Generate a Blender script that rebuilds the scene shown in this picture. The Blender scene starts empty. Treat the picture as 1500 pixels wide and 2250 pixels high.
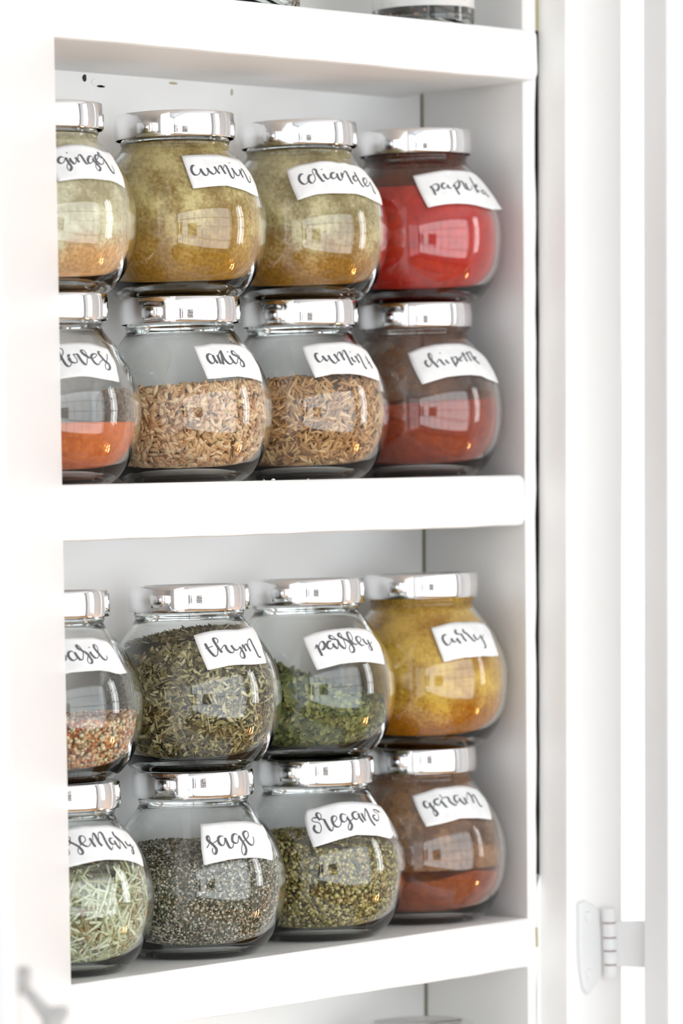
import bpy, math, random
import numpy as np
random.seed(7)
rng = np.random.default_rng(7)
sc = bpy.context.scene
MM = 0.001
# ------------------------------------------------------------------ camera
TH, ROLL, PITCH = math.radians(47.5), math.radians(1.63), math.atan(15/9000)
d = np.array([math.sin(TH), math.cos(TH), 0.0]); r = np.array([math.cos(TH), -math.sin(TH), 0.0]); u = np.array([0, 0, 1.0])
fw = d*math.cos(PITCH)-u*math.sin(PITCH); up = d*math.sin(PITCH)+u*math.cos(PITCH)
rx = r*math.cos(ROLL)-up*math.sin(ROLL); uy = r*math.sin(ROLL)+up*math.cos(ROLL)
from mathutils import Matrix, Vector
cam = bpy.data.objects.new('camera', bpy.data.cameras.new('camera'))
sc.collection.objects.link(cam)
cx, cy, cz = -1.35436, -1.19371, 0.0
cam.matrix_world = Matrix(((rx[0], uy[0], -fw[0], cx), (rx[1], uy[1], -fw[1], cy), (rx[2], uy[2], -fw[2], cz), (0, 0, 0, 1)))
cam.data.sensor_fit = 'VERTICAL'; cam.data.sensor_height = 36; cam.data.sensor_width = 24
cam.data.lens = 144.0
cam.data.clip_start = 0.05; cam.data.clip_end = 30
cam.data.dof.use_dof = True; cam.data.dof.focus_distance = 1.665; cam.data.dof.aperture_fstop = 9.0
sc.camera = cam
# ------------------------------------------------------------------ world, exposure
wd = bpy.data.worlds.new('world'); sc.world = wd; wd.use_nodes = True
wd.node_tree.nodes['Background'].inputs[0].default_value = (0.75, 0.85, 1, 1)
wd.node_tree.nodes['Background'].inputs[1].default_value = 1.0
sc.view_settings.view_transform = 'Standard'; sc.view_settings.look = 'None'
sc.view_settings.gamma = 1; sc.view_settings.use_curve_mapping = False
sc.view_settings.exposure = -0.52
WIN = 5.4; WIN_FILL = 2.5; WIN_STRONG = 14.0; BULB = 150.0
cy_ = sc.cycles
cy_.use_denoising = True; cy_.use_adaptive_sampling = True; cy_.adaptive_threshold = 0.025; cy_.time_limit = 1050
cy_.max_bounces = 16; cy_.diffuse_bounces = 6; cy_.glossy_bounces = 6; cy_.transmission_bounces = 14; cy_.transparent_max_bounces = 16
cy_.caustics_refractive = True; cy_.caustics_reflective = True; cy_.blur_glossy = 0.3
cy_.sample_clamp_indirect = 12.0

# ------------------------------------------------------------------ materials
def new_mat(name):
    m = bpy.data.materials.new(name); m.use_nodes = True
    return m, m.node_tree.nodes, m.node_tree.links, m.node_tree.nodes['Principled BSDF']
def paint(name, col, rough=0.45, bump=0.15, scale=60.0, var=0.02, stain=None):
    m, N, L, P = new_mat(name)
    tc = N.new('ShaderNodeTexCoord')
    n = N.new('ShaderNodeTexNoise'); n.inputs['Scale'].default_value = scale; n.inputs['Detail'].default_value = 5
    L.new(tc.outputs['Object'], n.inputs['Vector'])
    cr = N.new('ShaderNodeValToRGB')
    a = [max(0, c-var) for c in col]; b = [min(1, c+var) for c in col]
    cr.color_ramp.elements[0].position = .3; cr.color_ramp.elements[0].color = (*a, 1)
    cr.color_ramp.elements[1].position = .7; cr.color_ramp.elements[1].color = (*b, 1)
    n2 = N.new('ShaderNodeTexNoise'); n2.inputs['Scale'].default_value = scale/8
    L.new(tc.outputs['Object'], n2.inputs['Vector']); L.new(n2.outputs['Fac'], cr.inputs['Fac'])
    L.new(cr.outputs['Color'], P.inputs['Base Color'])
    P.inputs['Roughness'].default_value = rough
    bp = N.new('ShaderNodeBump'); bp.inputs['Strength'].default_value = bump; bp.inputs['Distance'].default_value = 0.0006
    L.new(n.outputs['Fac'], bp.inputs['Height']); L.new(bp.outputs['Normal'], P.inputs['Normal'])
    return m
def plain(name, col, rough=0.5, metal=0.0):
    m, N, L, P = new_mat(name)
    P.inputs['Base Color'].default_value = (*col, 1); P.inputs['Roughness'].default_value = rough; P.inputs['Metallic'].default_value = metal
    return m
def emit(name, col, s):
    m = bpy.data.materials.new(name); m.use_nodes = True; N = m.node_tree.nodes; N.clear()
    e = N.new('ShaderNodeEmission'); e.inputs[0].default_value = (*col, 1); e.inputs[1].default_value = s
    o = N.new('ShaderNodeOutputMaterial'); m.node_tree.links.new(e.outputs[0], o.inputs[0]); return m
M_WHITE = paint('white_cupboard_paint', (.905, .90, .885), .42, .25, 90, .012)
M_DOOR = paint('white_door_paint', (.86, .865, .87), .4, .12, 60, .008)
M_WALL = paint('pale_wall_paint', (.58, .58, .58), .7, .1, 40, .01)
M_BARE_SHADE = paint('bare_wood_and_gap_shade', (.035, .027, .02), .9, .5, 200, .015)  # near-black wood tone; the shade of gaps is put into this colour
M_OCHRE = paint('old_ochre_paint', (.45, .40, .22), .7, .3, 200, .05)
M_METAL_W = paint('painted_metal', (.78, .78, .78), .4, .3, 300, .015)
M_LATCH = paint('grey_white_enamel', (.42, .42, .415), .3, .05, 100, .01)
M_CHROME = plain('chrome', (.90, .90, .91), .05, 1.0)
def chrome_mat():
    m, N, L, P = new_mat('polished_lid_metal')
    P.inputs['Base Color'].default_value = (.88, .88, .89, 1); P.inputs['Metallic'].default_value = 1
    tc = N.new('ShaderNodeTexCoord'); n = N.new('ShaderNodeTexNoise'); n.inputs['Scale'].default_value = 300
    L.new(tc.outputs['Object'], n.inputs['Vector'])
    mr = N.new('ShaderNodeMapRange'); mr.inputs['To Min'].default_value = .02; mr.inputs['To Max'].default_value = .09
    L.new(n.outputs['Fac'], mr.inputs['Value']); L.new(mr.outputs[0], P.inputs['Roughness'])
    return m
M_LID = chrome_mat()
def glass_mat():
    m = bpy.data.materials.new('clear_glass'); m.use_nodes = True; N = m.node_tree.nodes; L = m.node_tree.links; N.clear()
    g = N.new('ShaderNodeBsdfGlass'); g.inputs['Color'].default_value = (.985, .992, .988, 1)
    g.inputs['Roughness'].default_value = 0.0; g.inputs['IOR'].default_value = 1.48
    o = N.new('ShaderNodeOutputMaterial'); L.new(g.outputs[0], o.inputs[0]); return m
M_GLASS = glass_mat()
def paper_mat():
    m, N, L, P = new_mat('white_paper_tape')
    P.inputs['Roughness'].default_value = .75
    tc = N.new('ShaderNodeTexCoord'); n = N.new('ShaderNodeTexNoise'); n.inputs['Scale'].default_value = 140; n.inputs['Detail'].default_value = 6
    L.new(tc.outputs['Object'], n.inputs['Vector'])
    cr = N.new('ShaderNodeValToRGB'); cr.color_ramp.elements[0].position = .35; cr.color_ramp.elements[0].color = (.80, .80, .79, 1)
    cr.color_ramp.elements[1].position = .6; cr.color_ramp.elements[1].color = (.86, .86, .855, 1)
    L.new(n.outputs['Fac'], cr.inputs['Fac']); L.new(cr.outputs['Color'], P.inputs['Base Color'])
    bp = N.new('ShaderNodeBump'); bp.inputs['Strength'].default_value = .35; bp.inputs['Distance'].default_value = .0004
    L.new(n.outputs['Fac'], bp.inputs['Height']); L.new(bp.outputs['Normal'], P.inputs['Normal'])
    return m
M_PAPER = paper_mat()
M_INK = plain('grey_ink', (.11, .11, .12), .7)
M_PRINT = plain('grey_print', (.30, .30, .31), .7)
def bits_mat(name, ramp, rough=.7):
    """colour picked per piece by the attribute 'tint'"""
    m, N, L, P = new_mat(name)
    at = N.new('ShaderNodeAttribute'); at.attribute_name = 'tint'
    cr = N.new('ShaderNodeValToRGB'); el = cr.color_ramp.elements
    for i, c in enumerate(ramp):
        p = i/(len(ramp)-1)
        if i == 0: el[0].position = 0; el[0].color = (*c, 1)
        elif i == len(ramp)-1: el[len(el)-1].position = 1; el[len(el)-1].color = (*c, 1)
        else: e = el.new(p); e.color = (*c, 1)
    L.new(at.outputs['Fac'], cr.inputs['Fac']); L.new(cr.outputs['Color'], P.inputs['Base Color'])
    P.inputs['Roughness'].default_value = rough
    return m
def powder_mat(name, c1, c2, scale=260):
    m, N, L, P = new_mat(name)
    tc = N.new('ShaderNodeTexCoord'); n = N.new('ShaderNodeTexNoise'); n.inputs['Scale'].default_value = scale; n.inputs['Detail'].default_value = 8; n.inputs['Roughness'].default_value = .7
    L.new(tc.outputs['Object'], n.inputs['Vector'])
    cr = N.new('ShaderNodeValToRGB'); cr.color_ramp.elements[0].position = .36; cr.color_ramp.elements[1].position = .64
    cr.color_ramp.elements[0].color = (*c1, 1); cr.color_ramp.elements[1].color = (*c2, 1)
    L.new(n.outputs['Fac'], cr.inputs['Fac']); L.new(cr.outputs['Color'], P.inputs['Base Color'])
    P.inputs['Roughness'].default_value = .9
    bp = N.new('ShaderNodeBump'); bp.inputs['Strength'].default_value = .5; bp.inputs['Distance'].default_value = .0006
    L.new(n.outputs['Fac'], bp.inputs['Height']); L.new(bp.outputs['Normal'], P.inputs['Normal'])
    return m
def film_mat(name, c1, c2, lo, hi, patch=45, cb=None, z0=14, z1=34):
    """dusty coat clinging to the glass: opacity between lo and hi in patches"""
    m, N, L, P = new_mat(name)
    tc = N.new('ShaderNodeTexCoord'); n = N.new('ShaderNodeTexNoise'); n.inputs['Scale'].default_value = patch; n.inputs['Detail'].default_value = 7; n.inputs['Roughness'].default_value = .65
    L.new(tc.outputs['Object'], n.inputs['Vector'])
    f = N.new('ShaderNodeTexNoise'); f.inputs['Scale'].default_value = 700; f.inputs['Detail'].default_value = 3
    L.new(tc.outputs['Object'], f.inputs['Vector'])
    ad = N.new('ShaderNodeMath'); ad.operation = 'MULTIPLY_ADD'; ad.inputs[1].default_value = .35
    L.new(f.outputs['Fac'], ad.inputs[0]); L.new(n.outputs['Fac'], ad.inputs[2])
    mr = N.new('ShaderNodeMapRange'); mr.inputs['From Min'].default_value = .52; mr.inputs['From Max'].default_value = .85
    mr.inputs['To Min'].default_value = lo; mr.inputs['To Max'].default_value = hi
    L.new(ad.outputs[0], mr.inputs['Value']); L.new(mr.outputs[0], P.inputs['Alpha'])
    cr = N.new('ShaderNodeValToRGB')
    cr.color_ramp.elements[0].color = (*c1, 1); cr.color_ramp.elements[1].color = (*c2, 1)
    L.new(ad.outputs[0], cr.inputs['Fac']); cr.color_ramp.elements[0].position = .55; cr.color_ramp.elements[1].position = .80
    if cb:   # the coat thickens into settled powder lower down, with a ragged edge
        sp = N.new('ShaderNodeSeparateXYZ'); L.new(tc.outputs['Object'], sp.inputs[0])
        ma = N.new('ShaderNodeMath'); ma.operation = 'MULTIPLY_ADD'; ma.inputs[1].default_value = .034; L.new(ad.outputs[0], ma.inputs[0]); L.new(sp.outputs['Z'], ma.inputs[2])
        g = N.new('ShaderNodeMapRange'); g.interpolation_type = 'SMOOTHSTEP'; g.inputs['From Min'].default_value = (z0+23)*.001; g.inputs['From Max'].default_value = (z1+23)*.001
        g.inputs['To Min'].default_value = 1; g.inputs['To Max'].default_value = 0; L.new(ma.outputs[0], g.inputs['Value'])
        cr2 = N.new('ShaderNodeValToRGB'); L.new(f.outputs['Fac'], cr2.inputs['Fac'])
        cr2.color_ramp.elements[0].position = .35; cr2.color_ramp.elements[0].color = (*[c*.82 for c in cb], 1)
        cr2.color_ramp.elements[1].position = .65; cr2.color_ramp.elements[1].color = (*[min(1, c*1.14) for c in cb], 1)
        mx = N.new('ShaderNodeMix'); mx.data_type = 'RGBA'; L.new(g.outputs[0], mx.inputs['Factor'])
        L.new(cr.outputs['Color'], mx.inputs['A']); L.new(cr2.outputs['Color'], mx.inputs['B']); L.new(mx.outputs['Result'], P.inputs['Base Color'])
    else: L.new(cr.outputs['Color'], P.inputs['Base Color'])
    P.inputs['Roughness'].default_value = 1.0; P.inputs['Specular IOR Level'].default_value = 0.1
    return m
def srgb(r_, g_, b_):
    f = lambda c: ((c/255+.055)/1.055)**2.4 if c/255 > .04045 else c/255/12.92
    return (f(r_), f(g_), f(b_))

# ------------------------------------------------------------------ helpers
def link(o, parent=None):
    sc.collection.objects.link(o)
    if parent: o.parent = parent
    return o
def mesh_obj(name, verts, faces, mat, parent=None, smooth=False, loc=None):
    me = bpy.data.meshes.new(name); me.from_pydata([tuple(map(float, v)) for v in verts], [], faces)
    me.materials.append(mat); me.validate(); me.update()
    import bmesh
    bm = bmesh.new(); bm.from_mesh(me); bmesh.ops.recalc_face_normals(bm, faces=bm.faces[:]); bm.to_mesh(me); bm.free()
    if smooth: me.polygons.foreach_set('use_smooth', [True]*len(me.polygons))
    o = bpy.data.objects.new(name, me)
    if loc is not None: o.location = loc
    return link(o, parent)
def bevel(o, w, seg=2):
    b = o.modifiers.new('bevel', 'BEVEL'); b.width = w; b.segments = seg; b.limit_method = 'ANGLE'; b.angle_limit = math.radians(40)
    b.harden_normals = False
    return o
def tag(o, label=None, cat=None, group=None, kind=None):
    for k, v in (('label', label), ('category', cat), ('group', group), ('kind', kind)):
        if v: o[k] = v
    return o
def empty(name, loc, label, cat, group=None):
    o = bpy.data.objects.new(name, None); o.location = loc; o.empty_display_size = .02; link(o); return tag(o, label, cat, group)
def prism(name, bottom, top, mat, parent=None, bev=0):
    """bottom and top: rings of points in mm with the same count"""
    n = len(bottom); v = [(a*MM, b*MM, c*MM) for a, b, c in list(bottom)+list(top)]
    f = [list(range(n))[::-1], list(range(n, 2*n))]+[[i, (i+1) % n, n+(i+1) % n, n+i] for i in range(n)]
    o = mesh_obj(name, v, f, mat, parent)
    if bev: bevel(o, bev*MM)
    return o
def box(name, x0, x1, y0, y1, z0, z1, mat, parent=None, bev=0):
    return prism(name, [(x0, y0, z0), (x1, y0, z0), (x1, y1, z0), (x0, y1, z0)], [(x0, y0, z1), (x1, y0, z1), (x1, y1, z1), (x0, y1, z1)], mat, parent, bev)
def lathe(prof, n=96, closed=False, phase=0.0):
    """profile [(r,z)] mm -> verts, faces; r==0 ends make poles"""
    V = []; F = []; rows = []
    for (r_, z_) in prof:
        if r_ < 1e-6: rows.append([len(V)]); V.append((0, 0, z_*MM))
        else:
            rows.append(list(range(len(V), len(V)+n)))
            for i in range(n):
                a = 2*math.pi*i/n+phase; V.append((r_*MM*math.cos(a), r_*MM*math.sin(a), z_*MM))
    pairs = list(zip(rows, rows[1:]))+([(rows[-1], rows[0])] if closed else [])
    for A, B in pairs:
        for i in range(n):
            j = (i+1) % n
            if len(A) == 1 and len(B) == 1: continue
            if len(A) == 1: F.append([A[0], B[i], B[j]])
            elif len(B) == 1: F.append([A[i], A[j], B[0]])
            else: F.append([A[i], A[j], B[j], B[i]])
    return V, F
def smoothen(P, k=4):
    """Catmull-Rom through profile or stroke points"""
    P = [np.array(p, float) for p in P]; out = []
    for i in range(len(P)-1):
        p0 = P[max(i-1, 0)]; p1 = P[i]; p2 = P[i+1]; p3 = P[min(i+2, len(P)-1)]
        for s in range(k):
            t = s/k
            out.append(.5*((2*p1)+(p2-p0)*t+(2*p0-5*p1+4*p2-p3)*t*t+(3*p1-p0-3*p2+p3)*t**3))
    out.append(P[-1]); return out

# ------------------------------------------------------------------ the setting: kitchen around the cupboard
def st(o): o['kind'] = 'structure'; return o
st(box('floor', -3100, 1700, -2900, 520, -1470, -1450, None or paint('oak_floor', (.44, .25, .10), .35, .3, 12, .03)))
st(box('ceiling', -3100, 1700, -2900, 520, 1100, 1120, M_WALL))
st(box('wall_left', -3120, -3000, -2900, 520, -1450, 1100, M_WALL))
st(box('wall_right', 1600, 1700, -2900, 520, -1450, 1100, M_WALL))
st(box('wall_rear', -3000, 1600, -2900, -2800, -1450, 1100, M_WALL))
# wall the cupboard is let into, with its opening
def lean(x, z, k): return x+k*z
kx = lambda z: 72+.045*z
st(prism('wall_return_right', [(kx(-1450)-10, -38, -1450), (kx(-1450), -38, -1450), (kx(-1450), 450, -1450), (kx(-1450)-10, 450, -1450)], [(kx(1100)-10, -38, 1100), (kx(1100), -38, 1100), (kx(1100), 450, 1100), (kx(1100)-10, 450, 1100)], M_WALL))
st(box('wall_front_right', 0, 1600, 450, 500, -1450, 1100, M_WALL))
st(box('wall_front_left', -3000, -320, -44, 120, -345, 445, M_WALL))
st(box('wall_front_top', -3000, 62, -44, 120, 445, 1100, M_WALL))
st(box('wall_front_bottom', -3000, 10, -44, 120, -1450, -345, M_WALL))
M_WIN = emit('bright_daylight_pane', (.90, .955, 1.0), WIN); M_WIN_FILL = emit('added_fill_light_pane', (.90, .955, 1.0), WIN_FILL); M_WIN2 = emit('very_bright_daylight_pane', (.97, .98, 1.0), WIN_STRONG)
def window(name, axis, at, a0, a1, z0, z1, mat, cols, rows_):
    """frame with muntins and panes; axis 'y' = in a wall of constant y"""
    t = 12
    def bx(nm, u0, u1, w0, w1, dep0, dep1, m, par=None):
        s = 1 if axis == 'y' else -1
        if axis == 'y': return box(nm, u0, u1, at+dep0, at+dep1, w0, w1, m, par)
        return box(nm, at-dep1, at-dep0, u0, u1, w0, w1, m, par)
    fr = st(bx(name, a0-45, a1+45, z0-45, z0, 0, 40, M_DOOR))
    for nm, q in (('window_frame', (a0-45, a1+45, z1, z1+45)), ('window_frame', (a0-45, a0, z0, z1)), ('window_frame', (a1, a1+45, z0, z1))):
        bx(nm, *q, 0, 40, M_DOOR, fr)
    for i in range(cols):
        for j in range(rows_):
            w = (a1-a0)/cols; h = (z1-z0)/rows_
            bx('pane', a0+i*w+t, a0+(i+1)*w-t, z0+j*h+t, z0+(j+1)*h-t, 8, 14, mat, fr)
    for i in range(1, cols): bx('muntin', a0+i*(a1-a0)/cols-t, a0+i*(a1-a0)/cols+t, z0, z1, 6, 26, M_DOOR, fr)
    for j in range(1, rows_): bx('muntin', a0, a1, z0+j*(z1-z0)/rows_-t, z0+j*(z1-z0)/rows_+t, 6, 22, M_DOOR, fr)
    return fr
window('window_1', 'y', -2800, -2900, 1350, -1000, 1040, M_WIN, 8, 4)
window('window_2', 'x', 1600, -1950, -1500, -350, 850, M_WIN2, 2, 3)
window('fill_window_3', 'x', -2960, -2700, -1700, -1200, 1000, M_WIN_FILL, 2, 4)  # glowing window added on the unseen left wall to brighten the cupboard interior

def window_beside():
    fr = st(box('window_4', 240, 1160, 410, 450, -850, -805, M_DOOR))
    for nm, q in (('window_frame', (240, 1160, 950, 995)), ('window_frame', (200, 240, -850, 995)), ('window_frame', (1160, 1200, -850, 995))): box(nm, q[0], q[1], 410, 450, q[2], q[3], M_DOOR, fr)
    m = emit('daylight_pane_beside_cupboard', (.96, .98, 1.0), 2.4)
    for i in range(2): box('pane', 242+i*465, 242+i*465+452, 438, 444, -803, 948, m, fr)
window_beside()
# ------------------------------------------------------------------ cupboard
XL = -300.0
cup = empty('cupboard', (0, 0, -.33), 'white painted built-in spice cupboard with open doors', 'cupboard')
def pc(o): o.parent = cup; o.matrix_parent_inverse = Matrix.Translation((0, 0, .33)); return o
Z0, Z1 = -330.0, 430.0
bk = lambda z: 46.2+.036*z      # back corner of the side wall
ft = lambda z: 25.6+.035*z     # its front edge
ZS = list(np.linspace(Z0, Z1, 60))
# back panel
pc(prism('back_panel', [(XL, 39, Z0), (bk(Z0)-.8, 39, Z0), (bk(Z0)-.8, 50, Z0), (XL, 50, Z0)], [(XL, 39, Z1), (bk(Z1)-.8, 39, Z1), (bk(Z1)-.8, 50, Z1), (XL, 50, Z1)], M_WHITE))
pc(box('side_panel', XL-18, XL, -39, 50, Z0, Z1, M_WHITE))
pc(box('top_panel', XL-18, 58, -39, 50, Z1, Z1+14, M_WHITE)); pc(box('bottom_panel', XL-18, 20, -39, 50, Z0-14, Z0, M_WHITE))
# joint in the back corner shows old paint
pc(prism('corner_joint', [(bk(Z0)-1.5, 40.2, Z0), (bk(Z0)+8, 40.2, Z0), (bk(Z0)+8, 52, Z0), (bk(Z0)-1.5, 52, Z0)], [(bk(Z1)-1.5, 40.2, Z1), (bk(Z1)+8, 40.2, Z1), (bk(Z1)+8, 52, Z1), (bk(Z1)-1.5, 52, Z1)], M_OCHRE))
# splayed side panel, ragged chipped front edge on its right
V = []; F = []
rg = random.Random(3)
for i, z in enumerate(ZS):
    jag = rg.uniform(-.5, .45)
    V += [(ft(z), -38.5, z), (ft(z)+1.2, -40, z), (31.2+.042*z+jag, -40, z), (31.2+.042*z+jag*.6, -28, z), (bk(z)+10, 38, z), (bk(z)+.3, 38.4, z)]
n = 6
for i in range(len(ZS)-1):
    for k in range(n): F.append([i*n+k, i*n+(k+1) % n, (i+1)*n+(k+1) % n, (i+1)*n+k])
F += [list(range(n))[::-1], [(len(ZS)-1)*n+k for k in range(n)]]
sp_ = pc(mesh_obj('side_panel', [(a*MM, b*MM, c*MM) for a, b, c in V], F, M_WHITE)); sp_.data.materials.append(M_BARE_SHADE)
for p_ in sp_.data.polygons:
    if all(sp_.data.vertices[v_].index % 6 in (2, 3) for v_ in p_.vertices): p_.material_index = 1  # gap side of the panel coloured dark as painted shade
# face frame to the right of the dark gap
fx = lambda z: 33.6+.042*z; fx2 = lambda z: 72.4+.045*z
V = []; F = []
for i, z in enumerate(ZS):
    jag = rg.uniform(-.25, .4)
    V += [(fx(z)+.1+jag*.5, -39.9+jag, z), (fx(z), -55.2, z), (fx(z)+.8, -56, z), (fx2(z)-.8, -56, z), (fx2(z), -55, z), (fx2(z), 40, z), (fx(z)+16, 20, z), (fx(z)+.9, -24, z)]
n = 8
for i in range(len(ZS)-1):
    for k in range(n): F.append([i*n+k, i*n+(k+1) % n, (i+1)*n+(k+1) % n, (i+1)*n+k])
F += [list(range(n))[::-1], [(len(ZS)-1)*n+k for k in range(n)]]
ff_ = pc(mesh_obj('face_frame', [(a*MM, b*MM, c*MM) for a, b, c in V], F, M_WHITE)); ff_.data.materials.append(M_BARE_SHADE)
for p_ in ff_.data.polygons:
    if all(v_ % 8 in (7, 0) for v_ in p_.vertices): p_.material_index = 1  # frame side inside the gap darkened by colour to read as shade
# dark strip painting the shade deep in the gap, and paint that still fills it near the bottom
gp = lambda z: (32.2+.042*z, fx(z)+1.6)
pc(prism('gap_shade_strip', [(gp(-176)[0], -27, -176), (gp(-176)[1], -27, -176), (gp(-176)[1], -25, -176), (gp(-176)[0], -25, -176)], [(gp(Z1)[0], -27, Z1), (gp(Z1)[1], -27, Z1), (gp(Z1)[1], -25, Z1), (gp(Z1)[0], -25, Z1)], M_BARE_SHADE))
za, zb = Z0, -166.0
pc(prism('gap_filler', [(31.3+.042*za, -40.3, za), (fx(za)+1, -40.3, za), (fx(za)+1, -36, za), (31.3+.042*za, -36, za)], [(31.3+.042*zb, -40.3, zb-4), (fx(zb)+1, -40.3, zb+3), (fx(zb)+1, -36, zb+3), (31.3+.042*zb, -36, zb-4)], M_WHITE, bev=.3))
pc(prism('gap_filler', [(31.3+.042*207, -39.6, 207), (fx(207)+1, -39.6, 207), (fx(207)+1, -38.5, 207), (31.3+.042*207, -38.5, 207)], [(31.3+.042*Z1, -39.6, Z1), (fx(Z1)+1, -39.6, Z1), (fx(Z1)+1, -38.5, Z1), (31.3+.042*Z1, -38.5, Z1)], M_OCHRE))
pc(box('paint_chip', 22.6, 23.8, -40.4, -39.8, -196, -187.5, M_OCHRE))
# shelves with softened front edges
def shelf(zt, zb, yf, xr_front, xr_in, ends=3.2):
    # cross-section of the nosing, swept along x, with slight hand-painted waviness; right end rounded
    prof = [(39, zb), (yf+3.0, zb), (yf+1.2, zb+.5), (yf+.2, zb+2.5), (yf, zb+4), (yf, zt-2.6), (yf+.35, zt-1.1), (yf+1.4, zt-.1), (yf+3, zt), (39, zt)]
    xs = list(np.linspace(XL, xr_front-6, 40))+[xr_front-4, xr_front-2.4, xr_front-1.2, xr_front-.4, xr_front]
    V = []; F = []; m_ = len(prof)
    for i, x in enumerate(xs):
        e = max(0, (x-(xr_front-4))/4); dz = ends*(1-math.sqrt(max(0, 1-e*e)))*.8; dy = ends*(1-math.sqrt(max(0, 1-e*e)))
        wob = .25*math.sin(x*.05)+.18*math.sin(x*.17+1)
        for (y, z) in prof:
            zz = z+(wob*.5 if y < 30 and z < zt-.5 else 0)
            zc = (zt+zb)/2
            zz = zc+(zz-zc)*(1-dz/(zt-zb)*2) if y < 0 else zz
            V.append((x, y+(dy if y < 0 else 0), zz))
    for i in range(len(xs)-1):
        for k in range(m_): F.append([i*m_+k, i*m_+(k+1) % m_, (i+1)*m_+(k+1) % m_, (i+1)*m_+k])
    F += [list(range(m_)), [(len(xs)-1)*m_+k for k in range(m_)][::-1]]
    o = pc(mesh_obj('shelf', [(a*MM, b*MM, c*MM) for a, b, c in V], F, M_WHITE))
    return o
shelf(206.0, 184.0, -45.5, 37.0, 33, ends=5.0)
shelf(11.0, -11.2, -40.2, 25.5, 25)
shelf(-183.0, -204.5, -40.2, 21.5, 20, ends=.8)
shelf(-302.5, -321, -40.0, 16, 16, ends=.5)
# flaked paint where the top shelf meets the back
for (x, z, w_, h_, m_) in ((-220, 183.5, 40, .8, M_OCHRE), (-214, 182.7, 15, .7, M_BARE_SHADE), (-196, 182.9, 8, .8, M_BARE_SHADE), (-160.5, 181.6, 2.6, 3.6, M_BARE_SHADE), (-151, 180.2, 12, 4.4, M_WHITE), (-151, 178.6, 5, 1.1, M_BARE_SHADE), (-108, 182.4, 6, 1.0, M_OCHRE), (-72, 180.4, 1.2, 3.6, M_OCHRE)):
    pts = [(x+w_*.5*math.cos(a)*rg.uniform(.7, 1.1), 38.75, z+h_*.5*math.sin(a)*rg.uniform(.7, 1.15)) for a in np.linspace(0, 2*math.pi, 9)[:-1]]
    pc(prism('paint_chip', pts, [(a, b+.5, c) for a, b, c in pts], m_))
# crumbs of paint on the middle shelf edge
for (x, y, s_, lab_) in ((-139, -37.5, .5, 'small white paint crumb, leftmost of three on the middle shelf edge'), (-133, -37, .9, 'largest white paint crumb on the middle shelf edge, below the anis jar'), (-112, -37, .5, 'small white paint crumb below the cumin seed jar, rightmost of three')):
    v, f = lathe([(0, 0), (s_, .1), (s_*.8, s_*.6), (0, s_*.9)], 7)
    o = mesh_obj('paint_crumb', v, f, M_WHITE, None, loc=(x*MM, y*MM, 11.0*MM))
    tag(o, lab_, 'paint crumb', 'paint crumbs on the middle shelf')

# ---- right door, swung wide open, with its hinge
def frame_prism(name, P0, dv, nv, ln, th, z0, z1, k, mat, parent, bev=1.0):
    def ring(z):
        p = np.array([P0[0]+k*z, P0[1]]); a = p; b = p+np.array(dv)*ln; c_ = b+np.array(nv)*th; e = p+np.array(nv)*th
        return [(q[0], q[1], z) for q in (a, b, c_, e)]
    return prism(name, ring(z0), ring(z1), mat, parent, bev)
dv = (math.cos(math.radians(20)), -math.sin(math.radians(20))); nv = (-dv[1]*-1, 0)
nv = (-math.sin(math.radians(20)), -math.cos(math.radians(20)))
dr = frame_prism('door', (57.0, -79.5), dv, nv, 330, 20, Z0, Z1, .043, M_DOOR, None, 1.2)
pc(dr)
HZ = -195.5
def hp(o): o.parent = dr; o.matrix_parent_inverse = (cup.matrix_world @ Matrix.Translation((0, 0, .33))).inverted() if False else Matrix.Identity(4); return o
bxh, byh = 47.6, -61.5   # barrel axis
def cyl_z(name, x, y, z0, z1, rad, mat, ph=0, bev=.5):
    prof = [(0, z0), (rad-bev, z0), (rad, z0+bev), (rad, z1-bev), (rad-bev, z1), (0, z1)]
    v, f = lathe(prof, 24); v = [(a+x*MM, b+y*MM, c) for a, b, c in v]
    return mesh_obj(name, v, f, mat, None, smooth=False)
zs_ = [-179.8, -186.6, -193.1, -198.9, -205.0, -211.0]
for i in range(5):
    hp(cyl_z('hinge_knuckle', bxh+(.25 if i % 2 else 0), byh-(.15 if i % 2 else 0), zs_[i+1]+.22, zs_[i]-.22, 3.25 if i % 2 == 0 else 3.4, M_METAL_W))
hp(cyl_z('hinge_pin', bxh, byh, zs_[5]+.3, zs_[0]-.3, 2.6, plain('rusty_steel', (.16, .05, .03), .6, .4)))
# leaf screwed to the face frame, thick with paint
lp = [(31.5, -176.5), (36, -175.8), (41, -178), (45, -181), (46.5, -195), (45.5, -209), (42, -213), (36, -217.5), (33, -214), (31.2, -205), (30.8, -195), (31.2, -186)]
hp(prism('hinge_leaf', [(x, -58.4, z) for x, z in lp], [(x, -55.5, z) for x, z in lp], M_METAL_W, None, .8))
hp(prism('hinge_leaf', [(bxh+1, byh-2.2, -206.0), (bxh+1, byh-.6, -206.0), (61, -79.0, -206.6), (59.4, -81.5, -206.6)], [(bxh+1, byh-2.2, -185.8), (bxh+1, byh-.6, -185.8), (61, -79.0, -186.2), (59.4, -81.5, -186.2)], M_METAL_W, None, .3))
for z in (-183, -208):
    v, f = lathe([(0, 1.1), (1.8, .9), (2.3, .2), (2.3, 0)], 16); v = [(a+36.5*MM, -58.4*MM-c, b+z*MM) for a, b, c in v]
    hp(mesh_obj('hinge_screw', v, f, M_METAL_W))

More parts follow.
